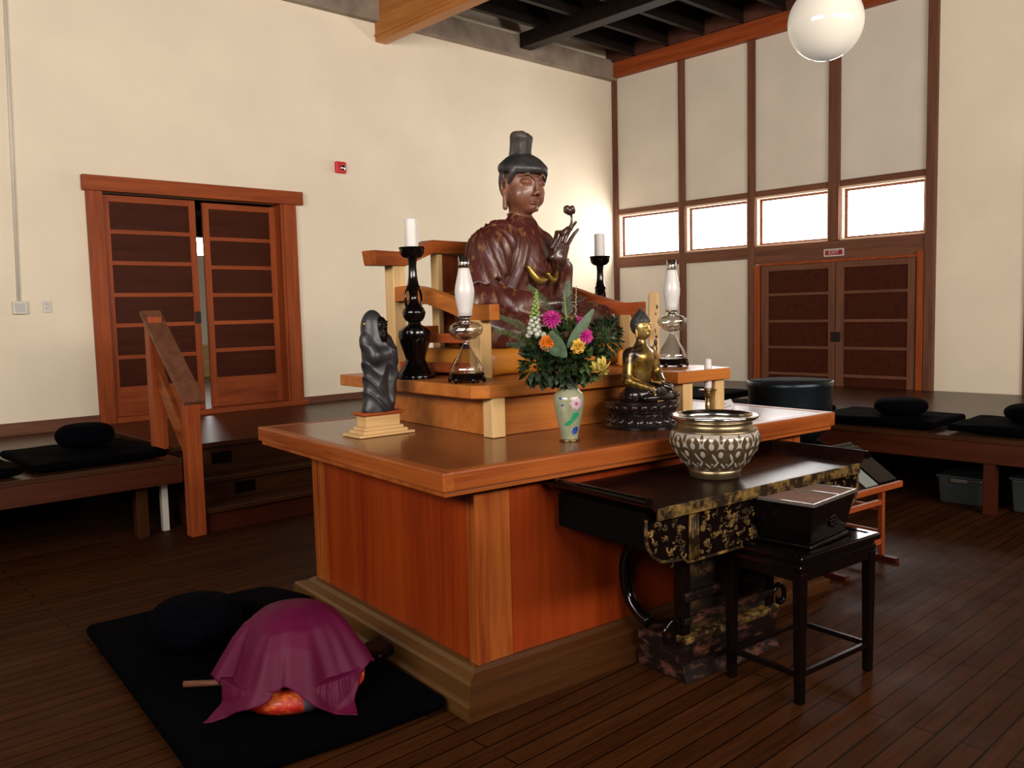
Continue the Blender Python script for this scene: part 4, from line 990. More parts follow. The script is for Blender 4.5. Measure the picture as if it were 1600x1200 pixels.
# snapdragon
o = sprout('snapdragon', 'white and lime snapdragon spike rising at the left of the bouquet', 'flower', 'cut flowers in the vase')
base, tip = B(-.150, -.03, .47), B(-.133, -.02, .675); stem(o, base); obj('spike_axis', MB().tube([base, tip], [.004, .002], 6), 'lime', o, smooth=True)
mb = MB(); mb2 = MB()
for i in range(52):
    t = i/51; c = base.lerp(tip, t); a = i*2.4; r_ = .020*(1-t)+.004; sz = .0145*(1-t*.75)
    (mb if t < .42 else mb2).ell(c+Vector((r_*math.cos(a), r_*math.sin(a), 0)), (sz, sz, sz*.85), nu=8, nv=6)
obj('open_florets', mb, 'cream_white', o, smooth=True); obj('green_buds', mb2, 'lime', o, smooth=True)
o = sprout('snapdragon', 'single white floret low beside the magenta zinnia', 'flower', 'cut flowers in the vase'); c = B(-.105, -.05, .475); stem(o, c); mb = MB(); mb.ell(c, (.013, .012, .015), nu=10, nv=8); mb.ell(c+Vector((.01, 0, -.012)), (.010, .01, .010), nu=10, nv=8); obj('floret', mb, 'cream_white', o, smooth=True)
# thin seed spikes
def spike(label, s0, z0, s1, z1, t=0.0, mat='seed_buff', r=.006):
    o = sprout('seed_spike', label, 'flower stem', 'thin spikes in the bouquet'); b_, t_ = B(s0, t, z0), B(s1, t, z1); stem(o, b_, .002); mb = MB()
    n = int((z1-z0)/.010)
    for i in range(n):
        q = b_.lerp(t_, i/n); a = i*2.4; mb.ell(q+Vector((r*.8*math.cos(a), r*.8*math.sin(a), 0))*(1.1-i/n), (r*(1.1-.7*i/n),)*3, nu=6, nv=5)
    mb.tube([b_, t_], .0015, 5); obj('spike', mb, mat, o, smooth=True)
spike('tall thin buff seed spike at the right top of the bouquet', .035, .50, .042, .690, .02)
spike('slim green bud spike in the upper middle of the bouquet', .0, .50, -.012, .655, .03, 'lime', .005)
# broad variegated leaves
o = sprout('variegated_leaf', 'long grey green variegated leaf pointing up right over the magenta bloom', 'leaf', 'broad leaves in the bouquet'); c = B(.0, -.08, .42); stem(o, c); mb = MB(); leafq(mb, c, VR*.75+Vector((0, 0, 1)), -CAMD+Vector((0, 0, .3)), .20, .055, -.15, 8); obj('leaf_blade', mb, 'leaf_grey', o, smooth=True)
o = sprout('variegated_leaf', 'broad grey green leaf leaning left in the centre of the bouquet', 'leaf', 'broad leaves in the bouquet'); c = B(-.01, -.10, .38); stem(o, c); mb = MB(); leafq(mb, c, VR*-.55+Vector((0, 0, 1)), -CAMD+Vector((0, 0, .3)), .13, .055, .1, 8); leafq(mb, c, VR*-.9+Vector((0, 0, .45)), -CAMD+Vector((0, 0, .3)), .11, .045, .1, 8); obj('leaf_blade', mb, 'leaf_grey', o, smooth=True)
# bushy foliage clumps
def foliage(label, cs, n, ln, wd, mat, seed, spread=(.06, .06, .06), group='greenery in the bouquet'):
    rr = random.Random(seed); o = sprout('foliage_sprig', label, 'foliage', group); c = B(*cs); stem(o, c, .003); mb = MB(); tw = MB()
    for i in range(n):
        q = Vector([rr.gauss(0, 1) for _ in range(3)]); q = q/max(.6, q.length); off = VR*q.x*spread[0]+VF*q.y*spread[1]+Vector((0, 0, q.z*spread[2]))
        d = off.normalized()+Vector((rr.uniform(-.6, .6), rr.uniform(-.6, .6), rr.uniform(-.6, .6)))*.8; leafq(mb, c+off, d, (rr.uniform(-1, 1), rr.uniform(-1, 1), 1), ln*rr.uniform(.7, 1.2), wd*rr.uniform(.7, 1.2), .2, 3)
        if i % 4 == 0: tw.tube([c, c+off], .0012, 4)
    obj('leaves', mb, mat, o, smooth=True); obj('twigs', tw, 'stem_green', o); return o
foliage('dark bluish leafy clump at the lower left of the bouquet', (-.125, -.05, .345), 200, .042, .032, 'leaf_dark', 1, (.065, .05, .075))
foliage('dense dark leaves right above the vase mouth', (-.02, -.02, .330), 240, .044, .030, 'leaf_dark', 2, (.085, .07, .06))
foliage('dark green leaves behind the golden bloom at the lower right', (.075, -.02, .350), 190, .042, .028, 'leaf_mid', 3, (.065, .06, .07))
foliage('dark feathery clump reaching right toward the gilt figurine', (.165, .02, .455), 340, .034, .014, 'leaf_dark', 4, (.058, .05, .075))
foliage('mid green leaves filling the centre of the bouquet behind the flowers', (-.01, .03, .44), 230, .048, .030, 'leaf_mid', 5, (.11, .05, .07))
foliage('green leaves behind the marigold on the left', (-.12, .02, .43), 170, .040, .024, 'leaf_mid', 6, (.07, .05, .05))
def fern(label, s0, z0, s1, z1, t, seed, mat='leaf_mid'):
    rr = random.Random(seed); o = sprout('fern_frond', label, 'fern', 'ferns in the bouquet'); b_, t_ = B(s0, t, z0), B(s1, t-.02, z1); stem(o, b_, .002); P = smoothpath([b_, (b_+t_)/2+Vector((0, 0, .02)), t_], 8); mb = MB(); mb.tube(P, .0013, 5)
    for i, p in enumerate(P[1:]):
        f_ = 1-i/len(P); d = (P[min(i+2, len(P)-1)]-p); d = d if d.length > 1e-4 else (p-P[i]); d.normalize()
        for s in (-1, 1):
            up = d.cross(CAMD).normalized()*s
            for k in range(2): leafq(mb, p+d*.006*k, up+d*.7+Vector((rr.uniform(-.2, .2),)*3), CAMD, .026*f_+.008, .0045, .2, 3)
    obj('frond', mb, mat, o, smooth=True)
fern('lower fern frond reaching far left from the bouquet toward the throne post', -.12, .40, -.315, .50, .0, 1)
fern('upper fern frond reaching left above the lower one', -.13, .44, -.29, .555, .03, 2)
fern('short dark fern frond at the left below the marigold', -.13, .37, -.26, .435, -.02, 3, 'leaf_dark')
fern('fern frond arching up against the statue lap', -.05, .52, -.165, .690, .06, 4, 'leaf_mid')
fern('small fern frond rising toward the raised hand', .0, .55, .005, .70, .06, 5, 'leaf_grey')

# small candle, card, incense bowl
sc = thingA('candlestick', 'small brass candlestick at the right end of the altar table behind the bowl', 'candlestick', 1.91, .45, TT)
L('foot', [(.045, 0), (.046, .006), (.024, .016), (.012, .03)], 'brass', sc, (0, 0, 0), 28); L('shaft', [(.012, .03), (.016, .045), (.010, .06), (.009, .085), (.017, .10), (.009, .112)], 'brass', sc, (0, 0, 0), 28)
L('drip_pan', [(.009, .112), (.040, .122), (.050, .132), (.048, .135), (.020, .130), (.020, .142), (.0, .142)], 'brass', sc, (0, 0, 0), 28)
c = obj('taper_candle', MB().lathe([(.020, 0), (.0195, .150), (.014, .158), (.010, .150), (0, .150)], n=24), 'candle', smooth='auto'); c.location = AW(1.91, .45, TT+.1425); tag(c, 'slender white candle standing on the small brass candlestick', 'candle')
cd_ = thingA('folded_card', 'small white folded card standing on the altar table right of the candlestick', 'card', 2.13, .52, TT, .30)
mb = MB(); mb.hexa([(-.10, -.03, 0), (.10, -.03, 0), (.10, -.028, 0), (-.10, -.028, 0)], [(-.10, -.001, .05), (.10, -.001, .05), (.09, .001, .05), (-.09, .001, .05)]); obj('front_leaf', mb, 'paper', cd_)
mb = MB(); mb.hexa([(-.09, .028, 0), (.09, .028, 0), (.09, .03, 0), (-.09, .03, 0)], [(-.09, -.001, .0505), (.09, -.001, .0505), (.09, .001, .0505), (-.09, .001, .0505)]); obj('back_leaf', mb, 'paper', cd_)
M['ink'] = plain('grey_ink', (.25, .2, .2), .7)
mb = MB()
for i, (x, z, w_) in enumerate(((-.02, .034, .012), (.0, .034, .010), (.02, .018, .05), (-.03, .016, .03))): mb.box(x-w_/2, x+w_/2, -.030+z*.56-.002, -.030+z*.56-.0012, z-.002, z+.002)
obj('printed_lines', mb, 'ink', cd_)

# ================================================================ BLACK LACQUER ALTAR TABLE IN FRONT
ZT = .82
O = (1.19, -.2, 0)
lt = thingA('lacquer_table', 'old black lacquer table with upturned ends and worn gilt carving before the altar', 'table', *O)
prof = [(.565, .795), (.535, .800), (.505, .822), (.480, .845), (.468, .852), (.462, .862), (.470, .868), (.488, .866), (.500, .858), (.520, .838), (.545, .824), (.575, .820)]
pr = [(2*1.19-x, z) for x, z in prof]
outl = prof+pr[::-1]
mb = MB(O); mb.extr(outl, 'y', -.475, .085); obj('table_top', mb, 'brown_lacquer', lt, smooth='auto')
mb = MB(O); mb.box(.53, 1.85, -.482, -.470, .775, .822); obj('front_edge_moulding', mb, 'worn_gilt', lt, bevel=.003)
for x_ in (.474, 2.38-.474): obj('end_scroll', MB(O).tube([(x_, -.488, .853), (x_, .083, .853)], .0185, 14), 'black_lacquer', lt, smooth='auto')
# carved apron with rounded ends
ap = [(.500, .775), (.497, .72), (.505, .675), (.530, .635), (.570, .608), (.625, .597), (.70, .592), (.72, .575), (1.19, .575)]
ap = ap+[(2.38-x, z) for x, z in reversed(ap[:-1])]
mb = MB(O); mb.extr(ap, 'y', -.445, -.43); obj('apron_panel', mb, 'black_wood', lt)
rr = random.Random(11)
def inside(x, z): 
    xm = x if x < 1.19 else 2.38-x
    if xm < .62: return z > .605+(.62-xm)**2*7+.012 and xm > .515
    return z > .592
for nm, (a, b) in (('carved_bracket', (.51, .71)), ('carved_frieze', (.79, 1.59)), ('carved_bracket', (1.67, 1.87))):
    mb = MB(O)
    n = int((b-a)*230)
    for i in range(n):
        x, z = rr.uniform(a, b), rr.uniform(.595, .765)
        if not inside(x, z): continue
        an = rr.uniform(0, 6.3); R_ = rr.uniform(.010, .020); arc = rr.uniform(2.2, 4.5)
        P = [(x+R_*(1-.1*k)*math.cos(an+arc*k/6), -.446-.004*rr.random(), z+R_*(1-.1*k)*math.sin(an+arc*k/6)) for k in range(7)]
        mb.tube(P, [.0045, .005, .005, .0045, .004, .0035, .0025], 5)
        if rr.random() < .35: mb.ell((x, -.449, z), (.007, .005, .011), (0, an, 0), 8, 6)
    obj(nm, mb, 'worn_gilt', lt, smooth=True)
for x0 in (.725, 1.60):
    mb = MB(O)
    for k in range(4): mb.tube([(x0+.009+.0145*k, -.449, .585), (x0+.009+.0145*k, -.449, .772)], .0065, 8)
    obj('reeded_strip', mb, 'worn_gilt', lt, smooth=True)
    mb = MB(O); mb.box(x0-.004, x0+.064, -.447, -.42, .58, .775); obj('strip_backing', mb, 'black_wood', lt)
rim = [(x, z) for x, z in ap if z < .774]
mb = MB(O); mb.tube([(x, -.447, z+.004) for x, z in ap], .0065, 8); obj('apron_bead', mb, 'worn_gilt', lt, smooth=True)
for x_ in (.52, 1.84): obj('end_board', MB(O).box(x_, x_+.02, -.43, .07, .66, .795), 'flat_black', lt)
# pedestal
P0, P1 = .885, 1.50
mb = MB(O); mb.box(P0+.05, P1-.05, -.262, -.235, .20, .60); obj('pedestal_front', mb, 'worn_paint', lt, bevel=.003)
mb = MB(O); mb.box(P0-.004, P1+.004, -.285, -.24, .555, .59); obj('pedestal_cornice', mb, 'worn_gilt', lt, bevel=.006)
mb = MB(O); mb.box(P0+.01, P1-.01, -.288, -.24, .335, .375); obj('upper_band', mb, 'worn_pink', lt, bevel=.008)
mb = MB(O); mb.box(P0+.01, P1-.01, -.280, -.24, .235, .268); obj('lower_band', mb, 'worn_pink', lt, bevel=.008)
mb = MB(O); mb.box(P0-.008, P1+.008, -.300, -.24, .165, .195); obj('base_moulding', mb, 'worn_gilt', lt, bevel=.008)
mb = MB(O); mb.extr([(-.292, .165), (-.286, .12), (-.275, .07), (-.288, .03), (-.302, .0), (-.02, 0), (-.02, .165)], 'x', P0-.004, P1+.004); obj('pedestal_base', mb, 'worn_pink', lt, bevel=.004)
for k in range(3):
    x0 = P0+.09+k*.17; mb = MB(O)
    for i in range(26):
        x, z = x0+rr.uniform(0, .06), rr.uniform(.43, .50); an = rr.uniform(0, 6.3); R_ = rr.uniform(.007, .014)
        mb.tube([(x+R_*math.cos(an+.6*q), -.264, z+R_*math.sin(an+.6*q)) for q in range(6)], .003, 5)
    obj('carved_spray', mb, 'worn_gilt', lt, smooth=True)
for x0 in (P0, P1-.05):
    mb = MB(O); mb.box(x0, x0+.05, -.275, -.225, .16, .58); obj('corner_post', mb, 'black_wood', lt, bevel=.006)
    path = smoothpath([(x0+.025, .07, .79), (x0+.025, .02, .68), (x0+.025, -.02, .58), (x0+.025, .05, .50), (x0+.025, .085, .40), (x0+.025, .065, .28), (x0+.025, .0, .215), (x0+.025, -.06, .19)], 6)
    obj('curved_leg', MB(O).tube(path, [.028]*len(path), 10), 'black_lacquer', lt, smooth=True)
    path = smoothpath([(x0+.025, -.22, .50), (x0+.025, -.10, .545), (x0+.025, -.03, .56)], 6)
    obj('curved_brace', MB(O).tube(path, .022, 10), 'black_lacquer', lt, smooth=True)
    mb = MB(O); mb.box(x0, x0+.05, -.43, -.02, .60, .66); obj('cross_bearer', mb, 'black_wood', lt, bevel=.004)
path = smoothpath([(P1+.0, -.26, .24), (P1+.05, -.26, .27), (P1+.09, -.26, .235), (P1+.085, -.26, .19), (P1+.05, -.26, .185), (P1+.045, -.26, .215)], 5)
obj('scroll_wing', MB(O).tube(path, .012, 8), 'black_lacquer', lt, smooth=True)
path = [(2*P0+.615-p[0]*1.0-0.0, p[1], p[2]) for p in path]
path = [(P0-(p[0]-P0)+0, p[1], p[2]) for p in [(q[0], q[1], q[2]) for q in smoothpath([(P0, -.26, .24), (P0+.05, -.26, .27), (P0+.09, -.26, .235), (P0+.085, -.26, .19), (P0+.05, -.26, .185)], 5)]]
obj('scroll_wing', MB(O).tube(path, .012, 8), 'black_lacquer', lt, smooth=True)

# patterned metal bowl
bu, bv = 1.16, -.215
bw = thingA('incense_bowl', 'large round brass and white bowl with rows of haloed figures on the black lacquer table', 'bowl', bu, bv, ZT)
M['bowl_white'] = plain('bowl_pale_inlay', (.62, .56, .48), .3, .25, .1, 20, coat=.3)
M['bowl_brown'] = plain('bowl_brown_enamel', (.17, .11, .055), .3, .5, .25, 25)
M['bowl_brass'] = plain('bowl_brass', (.36, .27, .15), .3, .9, .2, 18)
bp = [(.103, 0), (.107, .008), (.108, .022), (.116, .04), (.14, .072), (.165, .108), (.184, .145), (.191, .172), (.188, .188), (.176, .204)]
br = lambda z: float(np.interp(z, [p[1] for p in bp], [p[0] for p in bp]))
obj('foot', MB().lathe(bp[:4], n=64), 'bowl_brass', bw, smooth=True)
obj('body', MB().lathe(bp[3:], n=64), 'bowl_white', bw, smooth=True)
obj('neck', MB().lathe([(.178, .203), (.181, .208), (.166, .214), (.158, .226), (.157, .240), (.162, .248)], n=64), 'bowl_brass', bw, smooth=True)
obj('rim', MB().lathe([(.162, .247), (.178, .254), (.184, .262), (.182, .268), (.172, .269), (.158, .262), (.151, .25), (.150, .21), (.146, .19), (0, .185)], n=64, wob=lambda a, z: 1+(.008*math.cos(26*a) if z > .252 else 0)), 'silver', bw, smooth=True)
def bpos(a, z, out): r = br(z)+out; return Vector((r*math.cos(a), r*math.sin(a), z))
def disc(mb, a, z, rx, rz, th, n=14, rot=0):
    sl = (br(z+.01)-br(z-.01))/.02
    c = mb.v(bpos(a, z, th)); ring = []
    for i in range(n):
        t = 2*PI*i/n; x, q = rx*math.cos(t), rz*math.sin(t); x, q = x*math.cos(rot)-q*math.sin(rot), x*math.sin(rot)+q*math.cos(rot)
        ring.append(mb.v(bpos(a+x/br(z+q), z+q, th*.55)))
    for i in range(n): mb.face([c, ring[i], ring[(i+1) % n]])
halo, face_, robe_ = MB(), MB(), MB()
N = 15
for k in range(N):
    a = 2*PI*k/N
    disc(halo, a, .163, .030, .031, .0035); disc(face_, a, .155, .011, .015, .0065); disc(robe_, a, .112, .026, .034, .003); disc(face_, a+.07, .105, .005, .022, .0055, rot=.5)
    b = a+PI/N
    disc(halo, b, .122, .024, .026, .0045); disc(face_, b, .120, .010, .014, .0075); disc(robe_, b, .082, .026, .026, .004); disc(face_, b-.10, .075, .004, .018, .0065, rot=-.6); disc(face_, b+.09, .068, .004, .016, .0065, rot=.7)
    disc(robe_, a+.02, .056, .020, .014, .0035); disc(robe_, b, .184, .007, .018, .003)
obj('halo_relief', halo, 'bowl_brown', bw, smooth=True); obj('robe_relief', robe_, 'bowl_brown', bw, smooth=True); obj('face_relief', face_, 'bowl_white', bw, smooth=True)

# black side table and incense box
O = (1.32, -.53, 0)
sd_ = thingA('side_table', 'small square black wooden side table standing in front of the lacquer table', 'table', *O)
X0, X1, Y0, Y1 = 1.06, 1.585, -.715, -.345
obj('top', MB(O).box(X0-.012, X1+.012, Y0-.012, Y1+.012, .566, .590), 'black_lacquer', sd_, bevel=.006)
mb = MB(O)
for (a, b, c, d) in ((X0-.005, X1+.005, Y0-.005, Y0+.02), (X0-.005, X1+.005, Y1-.02, Y1+.005), (X0-.005, X0+.02, Y0+.02, Y1-.02), (X1-.02, X1+.005, Y0+.02, Y1-.02)): mb.box(a, b, c, d, .590, .5945)
obj('raised_rim', mb, 'black_lacquer', sd_, bevel=.0015)
obj('waist', MB(O).box(X0+.006, X1-.006, Y0+.006, Y1-.006, .550, .566), 'black_wood', sd_)
obj('skirt', MB(O).box(X0, X1, Y0, Y1, .520, .551), 'black_lacquer', sd_, bevel=.007)
mb = MB(O)
for (a, b, c, d) in ((X0+.03, X1-.03, Y0+.008, Y0+.022), (X0+.03, X1-.03, Y1-.022, Y1-.008)): mb.box(a, b, c, d, .485, .521)
for (a, b, c, d) in ((X0+.008, X0+.022, Y0+.03, Y1-.03), (X1-.022, X1-.008, Y0+.03, Y1-.03)): mb.box(a, b, c, d, .485, .521)
obj('lower_apron', mb, 'black_wood', sd_, bevel=.002)
lg = [(X0+.022, Y0+.022), (X1-.022, Y0+.022), (X0+.022, Y1-.022), (X1-.022, Y1-.022)]
for (x, y) in lg:
    mb = MB(O); mb.hexa([(x-.016, y-.016, 0), (x+.016, y-.016, 0), (x+.016, y+.016, 0), (x-.016, y+.016, 0)], [(x-.021, y-.021, .52), (x+.021, y-.021, .52), (x+.021, y+.021, .52), (x-.021, y+.021, .52)]); obj('leg', mb, 'black_wood', sd_, bevel=.003)
for a, b in ((0, 1), (0, 2), (1, 3), (2, 3)):
    p, q = lg[a], lg[b]; obj('stretcher', MB(O).bar((p[0], p[1], .115), (q[0], q[1], .115), .018, .022), 'black_wood', sd_, bevel=.002)
ib = thingA('incense_box', 'tapered black box with two compartments of brown incense on the side table', 'box', 1.305, -.555, .5945, .13)
a, b, h = .155, .105, .175; a2, b2 = .185, .135
mb = MB(); mb.hexa([(-a, -b, .014), (a, -b, .014), (a, b, .014), (-a, b, .014)], [(-a2, -b2, h), (a2, -b2, h), (a2, b2, h), (-a2, b2, h)]); obj('box_body', mb, 'black_lacquer', ib, bevel=.004)
obj('foot_rim', MB().box(-a-.012, a+.012, -b-.012, b+.012, 0, .014), 'black_lacquer', ib, bevel=.004)
mb = MB()
for (x0, x1, y0, y1) in ((-a2-.004, a2+.004, -b2-.004, -b2+.006), (-a2-.004, a2+.004, b2-.006, b2+.004), (-a2-.004, -a2+.006, -b2+.006, b2-.006), (a2-.006, a2+.004, -b2+.006, b2-.006), (.040, .052, -b2+.006, b2-.006)): mb.box(x0, x1, y0, y1, h-.001, h+.013)
M['pewter'] = plain('pewter_edge', (.42, .36, .32), .3, .8); obj('rim_frame', mb, 'pewter', ib, bevel=.0015)
M['incense'] = plain('brown_incense_powder', (.20, .10, .065), .9, vary=.2, nscale=60, bmp=.4)
obj('incense_bed', MB().box(-a2+.006, .040, -b2+.006, b2-.006, h-.001, h+.005), 'incense', ib); obj('incense_bed', MB().box(.052, a2-.006, -b2+.006, b2-.006, h-.001, h+.005), 'incense', ib)
mb = MB()
for k in range(8): 
    t = k*PI/4; mb.ell((.01+.022*math.cos(t), -.1215, .085+.018*math.sin(t)), (.008, .006, .010), nu=8, nv=6)
mb.ell((.01, -.122, .085), (.011, .006, .011), nu=10, nv=6); obj('flower_emblem', mb, 'black_wood', ib, smooth=True)

# big standing bell and book rest at the right end of the altar
be = thingA('bowl_bell', 'large blue black metal bowl bell standing beyond the right end of the altar', 'bell', 3.02, .71, 0)
obj('bell_bowl', MB().lathe([(.06, .665), (.16, .68), (.225, .74), (.252, .82), (.258, .92), (.262, 1.03), (.268, 1.058), (.262, 1.060)], n=56), 'steel', be, smooth=True, recalc=False)
obj('bell_interior', MB().lathe([(.262, 1.0602), (.255, 1.05), (.250, .92), (.24, .82), (.21, .75), (.14, .70), (0, .69)], n=56), 'flat_black', be, smooth=True)
obj('ring_cushion', MB().lathe([(.10, .60), (.20, .61), (.215, .64), (.19, .675), (.10, .67)], n=40), 'black_cloth', be, smooth=True)
mb = MB(); mb.box(-.20, .20, -.20, .20, .565, .60); obj('stand_top', mb, 'black_wood', be, bevel=.004)
for x in (-.17, .17):
    for y in (-.17, .17): obj('stand_leg', MB().box(x-.02, x+.02, y-.02, y+.02, 0, .565), 'black_wood', be, bevel=.002)
br_ = thingA('book_rest', 'low orange wood book rest with sloping black board right of the lacquer table', 'book rest', 2.83, .25, 0)
L0, L1 = -.34, .37
for x in (L0+.05, L1-.13):
    mb = MB(); mb.box(x, x+.03, -.15, -.12, .03, .445); obj('front_leg', mb, 'red_z', br_, bevel=.002)
    mb = MB(); mb.box(x, x+.03, .10, .13, .03, .60); obj('rear_leg', mb, 'red_z', br_, bevel=.002)
    mb = MB(); mb.box(x-.005, x+.035, -.24, .22, 0, .03); obj('foot', mb, 'bench_y', br_, bevel=.003)
    for z in (.15, .30): obj('side_rung', MB().box(x+.005, x+.025, -.12, .10, z, z+.03), 'red_y', br_)
obj('front_rung', MB().box(L0+.08, L1-.13, -.145, -.125, .10, .135), 'red_x', br_); obj('front_rung', MB().box(L0+.08, L1-.13, -.145, -.125, .34, .37), 'red_x', br_)
mb = MB(); mb.hexa([(L0, -.17, .440), (L1, -.17, .440), (L1, .15, .655), (L0, .15, .655)], [(L0, -.182, .458), (L1, -.182, .458), (L1, .138, .673), (L0, .138, .673)]); obj('sloping_board', mb, 'black_wood', br_, bevel=.002)
obj('lip', MB().box(L0, L1, -.205, -.180, .440, .475), 'red_x', br_, bevel=.003)
bk = thingA('chant_book', 'grey white sheet leaning on the black book rest', 'paper', 2.83, .25, 0)
mb = MB(); d_ = Vector((0, .32, .215)).normalized(); n_ = Vector((0, -.215, .32)).normalized()
c0 = Vector((0, -.180, .461))
M['grey_paper'] = plain('grey_paper', (.30, .33, .30), .7, vary=.05)
def slab(mb, x0, x1, s0, s1, t0, t1):
    pts = [c0+Vector((x, 0, 0))+d_*s for x, s in ((x0, s0), (x1, s0), (x1, s1), (x0, s1))]; mb.hexa([p+n_*t0 for p in pts], [p+n_*t1 for p in pts])
slab(mb, .03, .16, .02, .25, .0015, .006); obj('sheet', mb, 'grey_paper', bk)
bk = thingA('black_folder', 'wide black folder lying open on the book rest', 'folder', 2.83, .25, 0)
mb = MB(); slab(mb, .165, .36, .02, .33, .0015, .016); obj('folder_cover', mb, 'black_wood', bk, bevel=.002)

# ================================================================ CUSHIONS
def pad(name, label, cat, loc, rz, hx, hy, hz, mat='black_cloth', group=None, puff=.35, h=.014, seed=0):
    def f(P):
        q = np.clip(1-(P[:, 0]/hx)**2, 0, 1)*np.clip(1-(P[:, 1]/hy)**2, 0, 1)
        d = s_box(P, (0, 0, hz), (hx, hy, hz*(.72)), hz*.62)
        return d-hz*puff*q-.004*np.sin(P[:, 0]*17+seed)*np.sin(P[:, 1]*13+seed)
    o = sdfobj(name, f, (-hx-.03, -hy-.03, -.02), (hx+.03, hy+.03, hz*2.6), h, mat)
    zmin = min(v.co.z for v in o.data.vertices); 
    for v in o.data.vertices: v.co.z -= zmin
    o.location = loc; o.rotation_euler = (0, 0, rz); return tag(o, label, cat, group)
def zafu(name, label, loc, r=.19, hh=.20, mat='black_cloth', group=None):
    def w_(a, z): return 1+.012*math.cos(24*a)
    p = []
    for i in range(15):
        t = -PI/2+PI*i/14; x = r*(.16+.84*max(0, math.cos(t))**.55); z = hh/2+hh/2*math.sin(t)*(1 if t < 0 else 1)
        p.append((x if i not in (0, 14) else 0, z))
    o = obj(name, MB().lathe(p, n=72, wob=w_), mat, smooth=True); o.location = loc; return tag(o, label, 'cushion', group)
G1 = 'flat black sitting mats'; G2 = 'round black meditation cushions'
z = sdfobj('bowing_mat', lambda P: s_box(P, (0, 0, .032), (.47, .905, .030), .026)-.003*np.sin(P[:, 0]*14)*np.sin(P[:, 1]*11)-.006*np.clip(1-(P[:, 0]/.47)**2, 0, 1), (-.50, -.94, -.01), (.50, .94, .09), .014, 'black_cloth')
zm = min(v.co.z for v in z.data.vertices)
for v in z.data.vertices: v.co.z -= zm
MU, MV = -.485, 1.035
z.location = AW(MU, MV, 0); z.rotation_euler = (0, 0, TH); tag(z, 'long black floor mat lying against the left side of the altar plinth', 'mat')
MZ = .068
zafu('meditation_cushion', 'round black cushion on the floor mat behind the maroon cloth', (1.50, 3.80, MZ-.004), .205, .215, 'navy_cloth', G2)
o = pad('support_cushion', 'small low black cushion on the floor mat between the round cushion and the altar', 'cushion', (1.93, 3.92, MZ-.004), .3, .15, .15, .045, h=.012)
# bell cushion with brocade panels, covered by a maroon cloth
CX, CY = 1.575, 3.02
M['brocade'] = patina('red_orange_brocade', (.55, .015, .006), (.80, .16, .02), .5, .62, 24, .5, bmp=.3)
cc = thing('brocade_cushion', 'round red and grey brocade cushion showing below the maroon cloth', 'cushion', (CX, CY, MZ-.004))
pr_ = [(.16, 0), (.235, .012), (.272, .045), (.275, .065), (.25, .095), (.20, .110), (.10, .115), (0, .115)]
NS = 8
off_ = math.radians(-157)
for k in range(NS):
    mb = MB(); rows = []
    for (r, zz) in pr_:
        rows.append([mb.v((r*math.cos(off_+2*PI*(k+j/6)/NS)*(1-.02*abs(j-3)/3), r*math.sin(off_+2*PI*(k+j/6)/NS)*(1-.02*abs(j-3)/3), zz)) for j in range(7)])
    for A_, B_ in zip(rows, rows[1:]):
        for j in range(6): mb.face([A_[j], A_[j+1], B_[j+1], B_[j]])
    obj('brocade_panel' if k % 2 == 0 else 'plain_panel', mb, 'brocade' if k % 2 == 0 else 'lavender', cc, smooth=True)
prf = [(0, .425), (.06, .421), (.12, .402), (.17, .366), (.208, .312), (.238, .250), (.268, .190), (.296, .140), (.325, .098), (.375, .080), (.45, .076), (.60, .076)]
arc = [0]
for (a, b), (c, d) in zip(prf, prf[1:]): arc.append(arc[-1]+math.hypot(c-a, d-b))
Ng = 110; HC_ = .40; mb = MB(); grid = []
rot_ = math.radians(-40)
for i in range(Ng+1):
    row = []
    for j in range(Ng+1):
        x = -HC_+2*HC_*i/Ng; y = -HC_+2*HC_*j/Ng; s = math.hypot(x, y); th0 = math.atan2(y, x)
        k = min(max((s-.12)/.28, 0), 1)
        rho = float(np.interp(s, arc, [p[0] for p in prf])); zz = float(np.interp(s, arc, [p[1] for p in prf]))
        wv = math.cos(4*th0+.25)*.35+math.cos(7*th0+1.1+1.2*s)*.40+math.cos(11*th0+.4)*.22+.12*math.cos(19*th0+2)
        rho += k*wv*.036; zz += k*(.018*math.cos(5*th0+.8)+.010*math.cos(9*th0))
        # two sharp creases running down the front
        for (tc, am, wd_) in ((2.05, .030, .10), (1.45, .020, .09), (.6, .022, .1), (3.3, .018, .1), (4.4, .02, .1)):
            dth = math.atan2(math.sin(th0-tc+.5*(s-.3)), math.cos(th0-tc+.5*(s-.3))); rho += am*k*math.exp(-(dth/wd_)**2)
        zz = max(zz, .074 if rho > .285 else .19)
        th_ = th0+.06*k*math.sin(6*th0)
        a_ = th_+rot_; row.append(mb.v((rho*math.cos(a_), rho*math.sin(a_), zz)))
    grid.append(row)
for i in range(Ng):
    for j in range(Ng): mb.face([grid[i][j], grid[i+1][j], grid[i+1][j+1], grid[i][j+1]])
cl = obj('maroon_cloth', mb, 'maroon', smooth=True); cl.location = (CX, CY, 0); so = cl.modifiers.new('thick', 'SOLIDIFY'); so.thickness = .004; so.offset = 0
tag(cl, 'maroon cloth with hanging corners draped over a rounded bell shape at lower left', 'cloth')
o = obj('wooden_striker', MB((1.36, 3.30, .09)).tube([(1.27, 3.375, MZ+.014), (1.45, 3.22, MZ+.016)], [.013, .012], 12), 'brown_x', smooth=True); o.location = (1.36, 3.30, .09); tag(o, 'wooden striker stick poking out left from under the maroon cloth', 'striker')
sp = thing('cloth_pouch', 'small flat black pouch with thin white edge right of the maroon cloth', 'pouch', (2.03, 3.10, MZ-.002), .3)
def f(P): return s_box(P, (0, 0, .022), (.10, .075, .022), .018)
sdfobj('pouch_body', f, (-.12, -.1, -.01), (.12, .1, .06), .009, 'black_wood', sp)
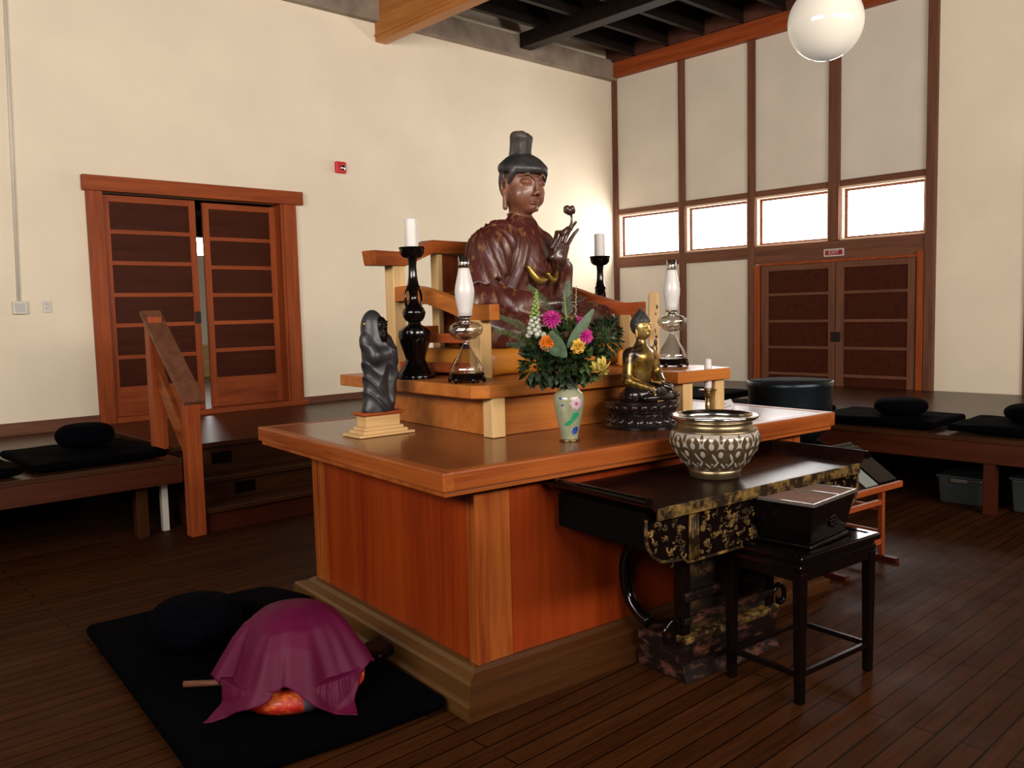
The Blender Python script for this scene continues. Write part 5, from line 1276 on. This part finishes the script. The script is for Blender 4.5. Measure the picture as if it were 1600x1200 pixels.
obj('white_piping', MB().tube([(.02, -.082, .024), (.085, -.078, .026), (.10, -.06, .028)], .0022, 6), 'paper', sp, smooth=True)

# cushions on the left bench
BL_ = .56; BR = .557
pad('sitting_mat', 'flat black sitting mat at the right end of the left bench, under a round cushion', 'mat', (1.86, 6.60, BL_), .0, .43, .48, .036, group=G1)
pad('sitting_mat', 'flat black sitting mat at the left picture edge on the left bench', 'mat', (.93, 6.60, BL_), .02, .43, .48, .036, group=G1, seed=2)
zafu('meditation_cushion', 'round navy black cushion on the left bench below the door', (1.90, 6.66, BL_+.084), .195, .165, 'navy_cloth', G2)
# cushions on the window wall bench
pad('sitting_mat', 'flat black sitting mat on the right bench in front of the double door', 'mat', (7.02, 3.05, BR), .0, .34, .48, .040, group=G1, seed=1)
zafu('meditation_cushion', 'round black cushion on the right bench in front of the double door', (6.96, 2.93, BR+.088), .20, .13, 'navy_cloth', G2)
pad('sitting_mat', 'flat black sitting mat at the right picture edge on the right bench', 'mat', (7.02, 2.02, BR), .0, .34, .46, .040, group=G1, seed=3)
zafu('meditation_cushion', 'round black cushion at the right picture edge on the right bench', (7.04, 1.98, BR+.088), .21, .13, 'black_cloth', G2)
pad('sitting_mat', 'flat black sitting mat on the far bench behind the bowl bell', 'mat', (7.02, 4.15, BR), .0, .34, .48, .040, group=G1, seed=5)
pad('sitting_mat', 'flat black sitting mat on the far bench left of the bell, near the candlestick', 'mat', (7.6, 5.45, BR), .0, .46, .48, .05, group=G1, seed=6)
pt = obj('tape_mark', MB((6.61, 2.66, BR)).box(6.596, 6.66, 2.60, 2.72, BR, BR+.003), 'plinth'); pt.location = (6.61, 2.66, BR); tag(pt, 'small pinkish paper tag on the front edge of the right bench', 'tag')

# plastic bins under the right bench
def tub(loc, label, sx, sy, h):
    o = thing('storage_bin', label, 'bin', loc, 0, 'plastic bins under the bench'); mb = MB()
    a, b = sx*.46, sy*.46; mb.hexa([(-a, -b, 0), (a, -b, 0), (a, b, 0), (-a, b, 0)], [(-sx/2, -sy/2, h), (sx/2, -sy/2, h), (sx/2, sy/2, h), (-sx/2, sy/2, h)]); obj('tub', mb, 'clear_bin', o, bevel=.012)
    obj('lid', MB().box(-sx/2-.012, sx/2+.012, -sy/2-.012, sy/2+.012, h, h+.018), 'clear_bin', o, bevel=.006)
    obj('handle', MB().box(-sx/2-.022, -sx/2-.008, -.06, .06, h-.03, h-.002), 'pewter', o, bevel=.004)
tub((7.02, 2.42, 0), 'cloudy plastic storage bin under the right bench, left of its leg', .42, .32, .20)
tub((7.02, 1.90, 0), 'cloudy plastic storage bin under the right bench at the picture edge', .42, .34, .24)
